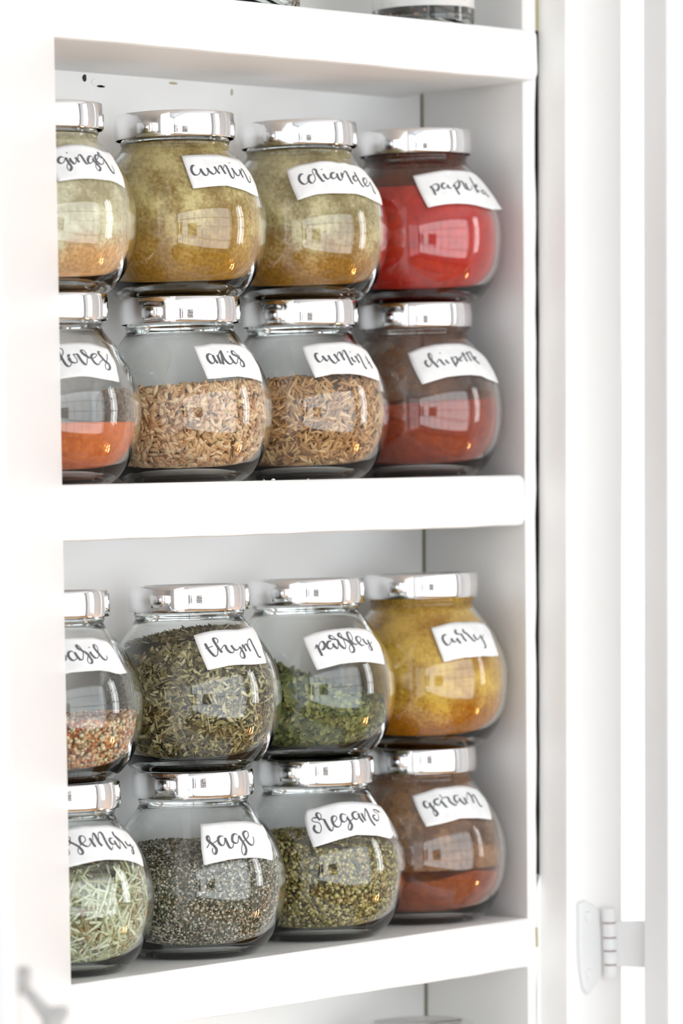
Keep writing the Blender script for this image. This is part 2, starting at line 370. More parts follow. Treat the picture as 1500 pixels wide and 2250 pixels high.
# ---- left door, opened towards the camera, with a turn latch
e0 = np.array([-260.5, -45.5]); dl = np.array([-.735, -.678]); nl = np.array([-.678, .735])
def ringL(z):
    p = e0+np.array([.0148*z, 0]); return [(q[0], q[1], z) for q in (p, p+dl*292, p+dl*292+nl*19, p+nl*19)]
ld = pc(prism('door', ringL(Z0), ringL(Z1), M_DOOR, None, 1.5))
# latch: oval back plate, stub and a curved finger
nf = -nl   # outward from the visible face, to the right of the camera
base = e0+dl*262+np.array([.0148*-155, 0])
def L3(along, out, z): q = base+dl*along+nf*out; return (q[0], q[1], z)
pts = [L3(8*math.cos(a), -.5, -150+4.6*math.sin(a)) for a in np.linspace(0, 2*math.pi, 17)[:-1]]
hp2 = lambda o: (setattr(o, 'parent', ld), o)[1]
hp2(prism('latch_plate', pts, [tuple(np.array(p)+np.array([*(nf*4.2), 0])) for p in pts], M_LATCH, None, .8))
def tube(name, path, rad, mat, n=14):
    P = [np.array(p) for p in smoothen(path, 5)]; R_ = [float(x[0]) for x in smoothen([(q, 0) for q in rad], 5)]
    V = []; F = []
    for i, p in enumerate(P):
        t = P[min(i+1, len(P)-1)]-P[max(i-1, 0)]; t = t/np.linalg.norm(t)
        a = np.cross(t, (dl[0], dl[1], .05)); a /= np.linalg.norm(a); b = np.cross(t, a)
        for k in range(n): V.append((p+R_[i]*(math.cos(2*math.pi*k/n)*a+math.sin(2*math.pi*k/n)*b))*MM)
    for i in range(len(P)-1):
        for k in range(n): F.append([i*n+k, i*n+(k+1) % n, (i+1)*n+(k+1) % n, (i+1)*n+k])
    F += [list(range(n)), [(len(P)-1)*n+k for k in range(n)]]
    return mesh_obj(name, V, F, mat, None, True)
hp2(tube('latch_arm', [L3(0, 1.5, -152), L3(0, 4.5, -155.5), L3(0, 7.5, -159.5), L3(0, 10.5, -161.8), L3(0, 13.5, -160.8), L3(0, 15.6, -159.3)], [1.6, 1.9, 2.3, 3.0, 2.6, 1.0], M_LATCH))
hp2(tube('latch_finger', [L3(0, 9.5, -160), L3(0, 10.5, -164), L3(0, 10, -169), L3(0, 8, -175)], [2.6, 3.4, 3.2, 1.6], M_LATCH))

# lettered paper labels: edges (top, right, bottom, left), strokes and dots as (azimuth deg, height mm) on each jar
LABELS={
'ginger':([[(-130.5,56.01),(-123.6,56.74),(-114.5,57.64),(-106.5,58.21),(-97.4,58.33),(-88.9,57.86),(-80.5,57.56),(-69.3,56.13),(-48.2,56.16)],
[(-48.2,56.16),(-57.2,52.82),(-59.1,50.01),(-67.7,41.13)],
[(-123.8,42.61),(-115.8,43.38),(-108.8,43.86),(-100.1,44.02),(-92.7,43.79),(-81.3,43.48),(-75.2,42.57),(-67.7,41.13)],
[(-130.5,56.01),(-126.3,48.13),(-123.8,42.61)]],
[[(-116.9,52.51),(-118.9,52.84),(-121.3,52.00),(-121.8,50.86),(-120.2,50.11),(-117.7,50.61),(-115.6,52.64)],[(-115.6,52.64),(-114.7,51.12),(-113.2,49.36),(-112.8,48.36),(-114.4,47.15),(-115.7,47.60),(-115.9,48.85),(-114.7,50.11),(-112.7,51.38)],[(-112.3,52.40),(-111.9,51.13),(-110.5,50.13),(-109.1,50.14),(-106.6,51.94)],[(-107.6,52.69),(-106.6,51.68),(-105.6,50.56)],[(-105.6,50.56),(-105.6,52.20),(-103.9,53.63),(-102.0,53.65),(-101.0,52.01),(-100.3,50.50),(-99.0,50.07),(-96.7,50.81)],[(-91.0,53.09),(-93.1,53.43),(-96.2,52.35),(-97.6,51.05),(-96.6,50.31),(-93.5,51.13),(-90.1,52.98)],[(-91.9,52.44),(-91.4,50.92),(-89.7,49.71),(-88.6,48.49),(-90.6,47.44),(-92.3,47.77),(-92.4,49.15),(-90.4,50.70),(-89.1,51.74)],[(-89.1,51.74),(-84.8,53.12),(-83.9,54.03),(-86.5,53.84),(-88.9,52.51),(-88.7,51.11),(-86.6,50.17),(-83.7,50.37),(-80.8,51.46),(-78.5,53.55)],[(-79.2,52.27),(-79.2,54.04),(-80.1,55.15),(-81.3,54.99),(-82.0,53.45),(-78.5,52.79)],[(-78.5,52.79),(-78.2,51.04),(-78.0,48.80),(-77.0,47.08),(-74.9,46.90),(-72.8,48.72),(-72.7,50.10)]],
[(-113.5,54.44)]),
'cumin':([[(-129.8,56.91),(-118.0,57.21),(-104.0,57.48),(-92.2,57.48),(-77.9,56.90),(-63.6,56.58),(-50.0,56.41),(-50.1,55.97)],
[(-50.1,55.97),(-49.8,51.65),(-59.8,45.64),(-65.8,40.31)],
[(-124.0,42.79),(-114.6,43.41),(-105.3,43.98),(-98.0,44.16),(-90.0,43.22),(-81.2,42.31),(-74.8,41.25),(-65.8,40.31)],
[(-129.8,56.91),(-124.0,42.79)]],
[[(-120.0,52.45),(-121.6,52.58),(-123.2,51.54),(-123.2,49.97),(-121.8,48.67),(-119.5,48.54),(-117.4,49.44),(-116.1,51.27)],[(-116.1,51.27),(-115.4,49.71),(-113.6,48.41),(-111.5,48.69),(-110.4,50.25),(-110.6,51.55)],[(-110.6,51.55),(-109.3,50.00),(-106.9,48.98),(-104.6,49.40),(-103.3,50.84),(-103.6,52.28)],[(-103.6,52.28),(-102.6,50.59),(-101.0,49.18)],[(-100.8,50.87),(-99.2,52.34),(-97.2,52.51),(-96.6,50.94),(-95.7,49.14)],[(-95.4,51.49),(-93.0,52.85),(-91.3,52.62),(-91.5,50.26),(-91.2,47.94),(-89.4,47.59),(-87.3,49.07),(-86.0,51.96)],[(-86.0,51.96),(-85.6,50.41),(-84.1,48.90),(-81.0,48.98),(-77.8,50.37),(-76.6,51.58)],[(-76.6,51.58),(-77.0,49.88),(-77.5,47.93)],[(-75.4,50.45),(-72.4,51.85),(-70.5,51.40),(-71.0,49.06),(-72.2,46.69),(-69.8,46.39),(-66.4,47.68),(-64.0,49.32)]],
[(-85.0,54.13)]),
'coriander':([[(-148.1,54.14),(-139.8,56.16),(-128.2,56.97),(-118.4,57.88),(-111.2,57.99),(-103.8,57.80),(-98.9,57.17),(-90.2,57.64),(-83.9,56.74),(-73.3,56.57)],
[(-73.3,56.57),(-51.3,54.57),(-51.4,51.50),(-50.7,47.28),(-62.6,39.71)],
[(-138.8,40.84),(-132.6,42.09),(-126.2,43.22),(-117.5,43.64),(-106.8,43.68),(-94.5,43.71),(-84.5,42.58),(-75.4,41.04),(-62.6,39.71)],
[(-148.1,54.14),(-138.8,40.84)]],
[[(-134.1,52.18),(-136.1,52.05),(-137.5,50.68),(-136.8,48.98),(-134.0,47.71),(-131.3,48.44),(-130.0,50.27)],[(-126.8,51.79),(-129.2,51.50),(-130.3,49.97),(-129.2,48.42),(-127.2,48.25),(-125.2,49.62),(-125.2,51.47),(-126.4,53.04),(-125.4,54.28),(-123.4,53.96),(-122.9,53.02)],[(-123.5,53.02),(-121.5,50.83),(-119.4,48.98),(-117.6,49.29)],[(-117.6,52.23),(-116.5,50.52),(-114.5,49.91),(-112.0,51.15)],[(-106.9,52.75),(-109.7,52.57),(-111.7,51.15),(-110.2,50.08),(-106.9,50.88),(-104.4,52.62)],[(-105.2,52.46),(-105.5,50.58),(-104.4,49.52),(-102.4,50.00),(-100.6,51.57)],[(-100.3,52.83),(-101.6,50.63)],[(-101.3,50.94),(-97.3,53.19),(-95.0,53.38),(-94.8,51.05),(-94.4,48.59),(-93.1,48.15)],[(-84.9,51.58),(-88.5,51.49),(-90.7,50.21),(-89.1,49.32),(-85.1,50.34)],[(-84.0,53.47),(-84.9,51.58),(-84.7,48.81),(-83.7,47.15),(-81.5,47.37)],[(-81.0,47.69),(-73.2,49.47),(-71.3,50.75),(-75.4,50.93),(-79.2,49.28),(-78.4,47.46),(-73.1,47.94),(-67.9,49.65)],[(-67.9,49.65),(-68.0,47.82),(-70.0,45.31),(-67.3,44.50)]],
[(-118.0,54.10)]),
'paprika':([[(-141.2,54.69),(-130.1,55.67),(-121.2,56.43),(-110.6,57.16),(-100.0,57.27),(-87.7,57.25),(-72.9,56.99)],
[(-72.9,56.99),(-52.8,54.33),(-52.3,50.26),(-51.5,45.91),(-51.5,42.57),(-57.1,40.71)],
[(-130.9,40.21),(-124.4,41.07),(-117.6,41.66),(-109.3,42.00),(-100.4,41.93),(-90.6,41.32),(-83.2,40.56),(-73.6,40.02),(-57.1,40.71)],
[(-141.2,54.69),(-130.9,40.21)]],
[[(-127.6,49.87),(-125.8,48.43),(-124.4,45.74)],[(-126.6,49.39),(-123.9,50.64),(-121.1,50.47),(-120.8,49.04),(-122.7,47.78),(-124.8,48.11)],[(-114.2,51.11),(-116.7,50.94),(-118.2,49.67),(-116.6,48.72),(-113.5,49.52),(-112.6,50.63)],[(-112.9,50.48),(-112.2,49.05),(-109.9,48.90)],[(-106.7,50.67),(-106.2,48.77),(-104.8,45.93)],[(-108.3,49.39),(-106.7,50.67),(-102.0,52.01),(-100.5,51.38),(-103.0,49.44),(-106.4,48.45)],[(-102.2,50.40),(-100.0,53.32)],[(-99.3,52.36),(-97.0,51.76),(-97.0,50.48),(-96.4,48.90),(-94.6,48.46)],[(-94.2,51.49),(-94.4,49.73),(-93.7,48.31),(-90.6,48.70),(-88.0,50.34)],[(-83.1,54.30),(-84.3,52.03),(-84.7,49.47),(-84.8,47.09)],[(-86.2,49.75),(-81.6,50.97),(-80.2,50.54),(-85.0,49.30),(-83.0,48.24),(-80.8,47.67)],[(-71.9,48.58),(-76.2,48.44),(-77.7,47.45),(-74.7,46.91),(-70.0,47.70)],[(-71.7,48.43),(-71.9,46.69),(-69.1,45.85)]],
[]),
'cloves':([[(-133.6,55.30),(-127.6,55.60),(-115.1,55.87),(-105.2,55.88),(-95.7,55.79),(-90.0,55.11),(-83.4,54.29),(-77.6,53.59)],
[(-77.6,53.59),(-78.8,50.73),(-77.7,48.03),(-80.2,44.58),(-82.1,39.94)],
[(-134.2,40.38),(-129.3,40.86),(-122.2,41.65),(-112.8,42.28),(-105.6,42.12),(-96.8,41.24),(-89.6,40.64),(-82.1,39.94)],
[(-133.6,55.30),(-134.2,40.38)]],
[[(-127.0,50.56),(-128.6,50.33),(-130.0,49.62),(-130.5,48.65),(-128.9,47.66),(-126.8,47.63),(-124.5,48.70),(-122.3,50.51)],[(-122.3,50.51),(-121.1,52.21),(-121.6,53.32),(-123.2,53.58),(-124.8,53.23),(-124.3,51.50),(-122.6,49.29),(-121.0,47.32),(-119.2,46.33),(-117.4,46.68),(-116.5,48.01),(-116.7,49.72)],[(-116.3,50.94),(-117.7,50.71),(-117.8,49.98)],[(-116.7,49.72),(-117.8,49.24),(-116.8,48.26),(-114.8,47.75),(-112.5,47.86),(-111.8,48.96),(-112.9,50.18),(-113.9,51.05),(-112.8,51.16)],[(-113.9,50.92),(-111.4,51.16),(-110.3,50.66),(-108.9,48.70),(-107.0,47.10),(-105.5,47.21),(-103.5,49.66),(-103.2,51.38),(-104.0,52.61),(-105.8,52.74),(-106.7,52.25),(-105.5,51.13),(-103.1,50.15),(-101.0,49.53)],[(-101.0,49.53),(-97.7,49.65),(-94.4,50.64),(-94.6,51.26),(-97.6,51.13),(-99.8,50.14),(-99.6,48.67),(-98.1,47.32),(-95.8,46.96),(-93.0,48.19),(-90.0,48.93)],[(-88.8,51.90),(-90.3,52.26),(-91.5,51.39),(-90.4,50.16),(-88.7,48.45),(-86.4,47.23),(-86.3,46.00),(-87.7,45.02),(-90.0,45.01),(-90.7,45.99),(-89.4,47.22),(-86.8,48.46),(-84.0,50.20),(-83.3,51.31)]],
[]),
'anis':([[(-124.8,55.41),(-119.2,55.31),(-107.8,56.23),(-93.9,56.08),(-80.6,55.90),(-67.7,55.09)],
[(-67.7,55.09),(-61.4,53.00),(-62.0,47.38),(-68.8,40.33)],
[(-118.3,41.49),(-112.6,41.59),(-105.3,42.05),(-94.6,42.45),(-84.5,41.84),(-76.0,41.15),(-68.8,40.33)],
[(-124.8,55.41),(-118.3,41.49)]],
[[(-111.1,51.44),(-113.4,51.83),(-115.3,50.96),(-115.3,49.44),(-113.8,48.17),(-112.0,47.90),(-110.2,49.16),(-110.6,51.44)],[(-110.6,51.44),(-109.8,49.41),(-108.2,47.88)],[(-106.6,51.42),(-106.2,49.39),(-105.9,47.62)],[(-106.5,50.66),(-103.8,52.44),(-102.1,53.07),(-102.1,51.92),(-101.6,49.64),(-99.8,48.11),(-97.5,47.61),(-94.3,48.62)],[(-102.2,52.95),(-103.4,49.64),(-104.0,47.36)],[(-95.6,51.16),(-94.7,49.38),(-93.2,47.87),(-91.1,48.12),(-88.8,49.66)],[(-88.8,49.66),(-85.3,50.69),(-87.3,51.70),(-88.8,52.97),(-90.8,52.84),(-91.5,51.68),(-88.5,50.93),(-86.0,49.67),(-84.2,48.41),(-84.5,47.14),(-86.7,46.49),(-88.5,46.86),(-87.7,48.14),(-85.3,49.42)]],
[(-95.6,52.57)]),
'cumin seed':([[(-135.9,56.04),(-128.3,56.74),(-118.3,57.31),(-105.6,57.48),(-90.3,57.82),(-77.3,56.85),(-65.9,55.92),(-57.9,54.44)],
[(-57.9,54.44),(-62.9,50.40),(-62.2,46.20),(-69.0,40.89)],
[(-127.6,42.41),(-121.7,43.11),(-114.8,43.89),(-101.1,43.99),(-91.8,43.47),(-82.7,42.47),(-69.0,40.89)],
[(-135.9,56.04),(-127.6,42.41)]],
[[(-122.4,52.60),(-124.1,52.88),(-125.4,51.98),(-124.9,50.53),(-123.1,49.21),(-121.2,49.45),(-119.6,50.48)],[(-119.7,51.79),(-118.3,50.47),(-116.7,49.54),(-115.1,50.44)],[(-114.7,52.01),(-113.4,50.17),(-111.6,48.85),(-109.7,48.58),(-107.7,49.62)],[(-109.1,52.51),(-108.0,51.19),(-106.3,49.35)],[(-106.7,51.45),(-104.7,53.03),(-102.8,53.02),(-102.1,51.44),(-101.3,49.73)],[(-101.5,51.44),(-99.5,53.55),(-97.3,53.95),(-96.9,52.23),(-96.6,49.60),(-96.0,47.77),(-94.0,48.56)],[(-93.3,51.18),(-92.9,49.61),(-90.5,49.09)],[(-88.7,51.73),(-87.7,50.41),(-86.9,48.58)],[(-87.3,50.68),(-84.1,52.28),(-82.1,52.03),(-82.2,49.92),(-82.8,47.03),(-81.5,46.12)],[(-72.9,51.59),(-73.2,49.74),(-72.5,48.17),(-72.5,46.33)],[(-76.1,48.40),(-70.4,49.25)]],
[(-91.6,53.30)]),
'chipotle':([[(-146.2,53.94),(-133.6,56.23),(-121.0,57.36),(-108.1,57.83),(-90.2,57.85),(-81.2,57.37),(-70.7,55.73),(-51.0,52.26)],
[(-51.0,52.26),(-50.7,47.57),(-60.6,40.28)],
[(-135.3,39.96),(-128.1,41.21),(-117.5,42.91),(-106.0,43.59),(-96.4,43.78),(-85.3,43.38),(-77.5,41.94),(-60.6,40.28)],
[(-146.2,53.94),(-135.3,39.96)]],
[[(-130.6,50.45),(-131.9,49.54),(-130.8,48.29),(-129.0,47.65),(-127.2,48.55)],[(-127.2,48.55),(-126.0,50.70),(-125.8,52.87),(-127.4,53.51),(-128.3,52.59),(-127.2,50.71),(-124.3,48.82),(-122.1,47.26)],[(-122.6,49.11),(-120.8,50.64),(-119.2,50.32),(-117.5,48.76),(-115.9,48.43)],[(-114.8,50.59),(-113.7,49.35),(-112.0,49.03)],[(-108.9,51.81),(-108.1,49.32),(-106.9,47.45)],[(-108.7,51.18),(-104.8,51.79),(-103.7,50.85),(-104.9,49.30),(-108.1,48.38)],[(-98.2,51.79),(-101.5,50.85),(-101.0,49.92),(-98.2,50.54)],[(-98.2,51.79),(-95.3,53.36)],[(-94.4,53.99),(-95.1,51.79),(-94.6,49.61)],[(-88.6,54.17),(-90.1,51.81),(-89.3,49.93)],[(-94.6,52.73),(-83.1,54.36)],[(-84.0,54.19),(-84.7,52.15),(-85.3,50.27)],[(-84.7,50.58),(-80.4,51.24),(-80.0,51.87),(-84.1,51.21),(-82.8,49.97),(-79.7,48.75)]],
[(-117.9,53.49)]),
'basil':([[(-134.4,57.32),(-126.0,57.43),(-115.9,58.09),(-105.1,57.78),(-92.0,57.72),(-82.6,56.63),(-75.5,55.88)],
[(-75.5,55.88),(-73.4,53.05),(-73.2,49.18),(-74.1,45.35),(-73.3,43.16)],
[(-134.8,42.91),(-128.6,43.37),(-118.7,44.56),(-108.1,44.76),(-98.7,44.86),(-91.3,44.29),(-84.6,43.26),(-80.6,42.85),(-73.3,43.16)],
[(-134.4,57.32),(-134.8,42.91)]],
[[(-129.3,56.55),(-128.0,53.03),(-127.3,48.36)],[(-127.0,51.39),(-125.5,52.06),(-123.3,51.78),(-121.5,50.82),(-121.6,49.65),(-123.5,48.99),(-124.5,49.47),(-123.7,50.16)],[(-121.2,50.93),(-118.9,51.00)],[(-114.1,52.30),(-116.3,52.70),(-118.6,51.93),(-118.7,50.53),(-116.8,49.31),(-114.6,49.26),(-112.7,50.40),(-113.6,52.29)],[(-113.6,52.29),(-112.5,50.86),(-110.8,49.41),(-108.7,49.37),(-107.6,50.52)],[(-107.6,50.52),(-106.7,52.15),(-107.5,53.81),(-109.3,54.91),(-110.6,54.70),(-109.7,53.62),(-106.8,52.62),(-104.0,51.61),(-102.6,50.16),(-101.6,48.72),(-102.7,47.80),(-104.6,47.85),(-105.2,48.81),(-104.1,50.20),(-101.7,51.32)],[(-100.8,52.25),(-100.0,50.81),(-98.2,49.70),(-95.7,49.76),(-94.0,50.67)],[(-94.0,50.67),(-92.7,52.30),(-91.7,53.94),(-92.9,54.69),(-94.3,54.60),(-95.1,53.30),(-93.9,51.85),(-92.6,50.39),(-91.0,49.04),(-88.9,48.75),(-86.8,49.53),(-87.0,50.37)]],
[(-99.8,53.77)]),
'thym':([[(-132.2,55.87),(-123.2,56.89),(-112.6,57.56),(-101.1,57.65),(-86.9,57.34),(-73.8,57.84),(-44.9,58.20)],
[(-44.9,58.20),(-59.1,53.66),(-69.6,47.85),(-72.5,43.32)],
[(-124.3,41.87),(-116.6,42.59),(-107.4,43.45),(-99.2,43.47),(-89.5,43.19),(-79.7,43.20),(-72.5,43.32)],
[(-132.2,55.87),(-124.3,41.87)]],
[[(-123.6,52.54),(-122.2,50.58),(-120.0,48.60),(-117.8,47.35),(-115.8,47.79),(-114.7,49.70),(-115.0,52.38)],[(-124.0,50.50),(-117.6,51.34)],[(-113.5,52.35),(-112.3,53.78),(-113.7,54.42),(-115.7,54.33),(-116.0,53.37),(-114.6,51.40),(-113.0,49.67),(-111.6,48.66)],[(-111.9,49.89),(-109.1,51.28),(-107.5,51.25),(-107.0,49.77),(-105.2,48.63),(-102.7,48.45),(-101.0,49.63)],[(-102.3,51.38),(-101.1,49.88),(-98.7,49.33),(-95.6,50.24)],[(-95.1,50.72),(-94.2,49.22),(-93.6,47.49),(-94.5,46.28),(-96.6,46.09),(-97.6,47.10),(-96.1,48.53),(-92.6,50.17),(-91.8,51.38)],[(-91.8,51.38),(-90.8,50.12),(-90.3,48.63)],[(-90.8,50.12),(-88.6,51.30),(-86.9,51.27),(-86.2,50.01),(-85.7,48.52)],[(-86.2,50.01),(-84.3,51.95),(-81.1,53.12),(-77.9,53.17),(-79.1,51.08),(-79.3,48.60),(-79.2,46.24),(-76.5,45.91)]],
[]),
'parsley':([[(-140.6,52.03),(-132.3,53.58),(-122.6,54.54),(-112.3,54.99),(-98.3,55.22),(-86.9,54.92),(-76.1,54.26),(-70.7,52.99)],
[(-70.7,52.99),(-69.1,50.36),(-67.6,47.73),(-73.7,39.13)],
[(-131.2,38.39),(-123.7,39.41),(-115.0,40.53),(-107.1,40.87),(-98.0,41.00),(-89.7,40.63),(-81.5,39.87),(-73.7,39.13)],
[(-140.6,52.03),(-131.2,38.39)]],
[[(-131.2,47.20),(-130.3,48.68),(-129.1,47.66),(-127.7,45.63),(-126.7,44.23)],[(-128.6,47.90),(-127.3,49.62),(-125.3,50.09),(-123.9,49.06),(-124.1,47.81),(-125.7,46.84),(-127.0,46.87)],[(-124.0,47.94),(-122.1,48.27)],[(-118.0,50.19),(-120.5,49.99),(-122.0,49.02),(-122.2,47.77),(-120.2,46.98),(-118.0,47.69),(-116.8,49.42)],[(-117.4,49.18),(-116.5,47.90),(-114.5,46.98),(-113.5,48.09)],[(-113.5,48.09),(-113.0,50.09),(-114.8,51.39),(-117.3,52.44),(-118.8,52.09),(-118.5,51.21),(-115.2,50.77),(-113.2,50.72)],[(-113.1,50.85),(-112.1,48.81),(-110.0,47.25),(-108.2,46.96),(-107.2,48.45)],[(-107.2,48.45),(-107.8,50.73),(-108.7,53.03),(-110.5,52.93),(-110.9,52.06),(-107.7,50.98),(-104.0,49.89),(-101.9,48.32),(-101.1,46.53),(-102.5,45.30),(-104.6,45.23),(-105.2,46.38),(-103.9,47.87),(-100.3,49.55)],[(-101.1,49.32),(-98.9,51.04),(-99.1,53.08),(-100.8,53.50),(-102.2,52.76),(-102.5,51.12),(-101.4,49.58),(-99.5,48.52),(-96.7,48.32)],[(-96.6,48.45),(-92.5,49.37),(-90.3,50.59),(-91.3,51.38),(-94.5,51.32),(-95.7,50.21),(-94.6,48.65),(-92.4,47.71),(-89.7,48.02)],[(-88.3,50.54),(-87.8,49.25),(-86.3,48.19),(-82.7,48.62)],[(-83.1,49.91),(-83.1,47.86),(-83.1,46.06),(-84.5,45.46),(-85.9,46.14),(-84.6,47.38),(-78.6,49.03)]],
[]),
'curry':([[(-131.2,52.78),(-123.3,53.68),(-114.2,54.56),(-105.3,54.92),(-97.5,54.58),(-88.7,54.72),(-79.3,54.27),(-69.7,53.55)],
[(-69.7,53.55),(-68.2,49.77),(-71.7,45.05),(-73.1,39.37)],
[(-124.5,38.05),(-116.3,39.02),(-109.2,39.62),(-101.6,39.67),(-92.5,39.86),(-83.2,39.40),(-73.1,39.37)],
[(-131.2,52.78),(-124.5,38.05)]],
[[(-119.3,49.73),(-121.7,49.52),(-123.1,48.38),(-122.6,46.82),(-120.5,45.35),(-118.3,45.69),(-116.6,46.95)],[(-116.3,48.11),(-115.2,46.79),(-113.3,46.61),(-111.3,47.87)],[(-111.7,48.14),(-110.6,46.81),(-109.4,45.75)],[(-109.3,49.65),(-106.6,49.59),(-105.6,48.00),(-103.9,46.52)],[(-110.1,51.75),(-111.3,50.47),(-109.3,49.65)],[(-103.1,51.86),(-103.5,50.57),(-101.2,49.73),(-99.0,48.11),(-96.9,46.48),(-94.6,46.95)],[(-94.9,49.32),(-94.4,47.73),(-92.4,47.16),(-88.4,48.11)],[(-87.6,48.89),(-86.9,47.02),(-86.4,44.90),(-86.9,43.59),(-88.8,43.38)],[(-86.5,47.28),(-82.5,49.03)]],
[]),
'rosemary':([[(-141.7,57.52),(-133.9,58.37),(-122.6,59.37),(-110.5,59.94),(-100.1,59.54),(-81.7,59.33),(-71.9,58.23),(-61.2,56.94),(-54.1,55.00)],
[(-54.1,55.00),(-54.0,52.29),(-55.7,48.53),(-63.7,42.10)],
[(-140.2,42.11),(-133.9,43.32),(-126.5,44.84),(-117.7,45.79),(-108.3,46.54),(-100.7,46.72),(-90.1,46.25),(-81.1,45.43),(-72.4,44.10),(-63.7,42.10)],
[(-141.7,57.52),(-140.2,42.11)]],
[[(-127.9,52.37),(-128.9,53.33),(-130.5,54.31),(-132.6,54.11),(-133.6,53.18),(-132.7,51.99),(-131.4,51.02)],[(-137.1,53.94),(-135.6,51.57),(-133.9,47.51),(-132.1,47.71),(-132.0,49.61),(-133.2,51.53),(-131.1,49.83),(-128.5,48.94),(-126.5,49.73),(-126.9,51.40),(-128.3,52.61),(-127.3,52.83)],[(-128.3,52.61),(-125.2,53.49),(-124.6,55.61),(-126.3,56.00),(-127.2,55.55),(-125.5,54.21),(-121.8,53.18),(-118.3,51.90),(-116.5,50.42),(-117.3,49.49),(-119.2,49.54),(-120.0,50.76),(-118.6,52.39)],[(-118.0,52.61),(-112.3,54.36),(-112.5,55.80),(-115.1,56.10),(-116.7,55.19),(-116.5,53.52),(-114.0,52.49),(-111.1,52.17),(-108.2,53.27)],[(-108.1,55.19),(-106.9,53.47),(-105.6,51.75)],[(-105.8,54.16),(-104.4,56.28),(-102.7,56.71),(-101.7,54.75),(-101.1,53.04),(-99.6,51.90)],[(-100.7,53.99),(-98.6,56.34),(-96.4,56.99),(-94.7,56.21),(-94.7,53.77),(-94.3,51.57),(-92.6,50.28),(-90.1,51.40)],[(-85.9,54.29),(-88.7,54.40),(-90.6,53.37),(-89.5,52.23),(-86.7,52.24),(-84.4,53.37)],[(-85.5,53.42),(-85.2,51.43),(-83.5,50.12)],[(-83.2,50.36),(-80.5,52.71),(-82.2,54.76),(-81.0,56.70),(-82.1,55.25),(-79.3,53.66),(-77.5,52.09),(-76.8,50.31),(-75.2,50.24)],[(-72.0,52.59),(-72.5,51.11),(-69.2,50.71)],[(-68.3,51.42),(-67.9,49.89),(-68.3,48.40),(-71.3,47.54),(-71.5,48.56),(-63.7,50.45)]],
[]),
'sage':([[(-130.0,55.47),(-119.7,55.63),(-104.2,55.84),(-84.9,55.34),(-74.0,54.33),(-63.1,52.98)],
[(-63.1,52.98),(-65.0,50.04),(-67.7,48.37),(-67.4,45.90),(-74.9,38.97)],
[(-129.9,39.46),(-122.5,40.29),(-113.0,41.15),(-102.8,41.39),(-92.4,41.12),(-83.9,40.24),(-74.9,38.97)],
[(-130.0,55.47),(-130.9,46.91),(-129.9,39.46)]],
[[(-127.0,46.19),(-125.1,47.62),(-123.9,49.50),(-124.6,50.79),(-125.9,50.40),(-125.6,49.12),(-123.1,47.78),(-121.2,46.46),(-120.3,45.16),(-121.2,43.90),(-122.4,43.71),(-123.3,44.81),(-122.8,46.08)],[(-121.9,47.96),(-118.2,49.03)],[(-113.4,50.27),(-115.5,50.54),(-117.5,49.75),(-117.8,48.06),(-116.2,46.95),(-114.0,47.30),(-112.3,49.81)],[(-112.3,49.81),(-111.6,47.86),(-110.5,45.91),(-108.4,45.83),(-106.7,47.26)],[(-101.2,50.50),(-103.2,51.00),(-105.7,50.23),(-107.0,48.34),(-105.3,47.42),(-102.8,47.76),(-100.4,50.25)],[(-100.4,50.25),(-99.3,48.48),(-98.1,46.49),(-97.9,44.53),(-99.2,43.07),(-100.8,42.60),(-101.9,43.62),(-101.4,45.33),(-99.6,46.98),(-97.2,48.07)],[(-97.2,48.07),(-92.3,49.28),(-90.4,50.94),(-92.1,51.66),(-95.3,50.92),(-95.9,49.43),(-94.7,47.43),(-92.8,46.26),(-90.5,46.15),(-88.0,47.57),(-86.8,49.26)]],
[]),
'oregano':([[(-145.8,56.15),(-139.8,56.36),(-127.9,57.64),(-115.7,58.47),(-101.8,58.44),(-85.6,57.62),(-72.2,56.88),(-59.3,54.84)],
[(-59.3,54.84),(-60.7,50.76),(-66.8,46.80),(-67.9,43.47),(-75.9,42.06)],
[(-139.8,40.82),(-130.2,42.34),(-120.5,43.83),(-107.9,45.09),(-99.0,44.63),(-89.8,44.00),(-75.9,42.06)],
[(-145.8,56.15),(-147.4,52.86),(-139.8,40.82)]],
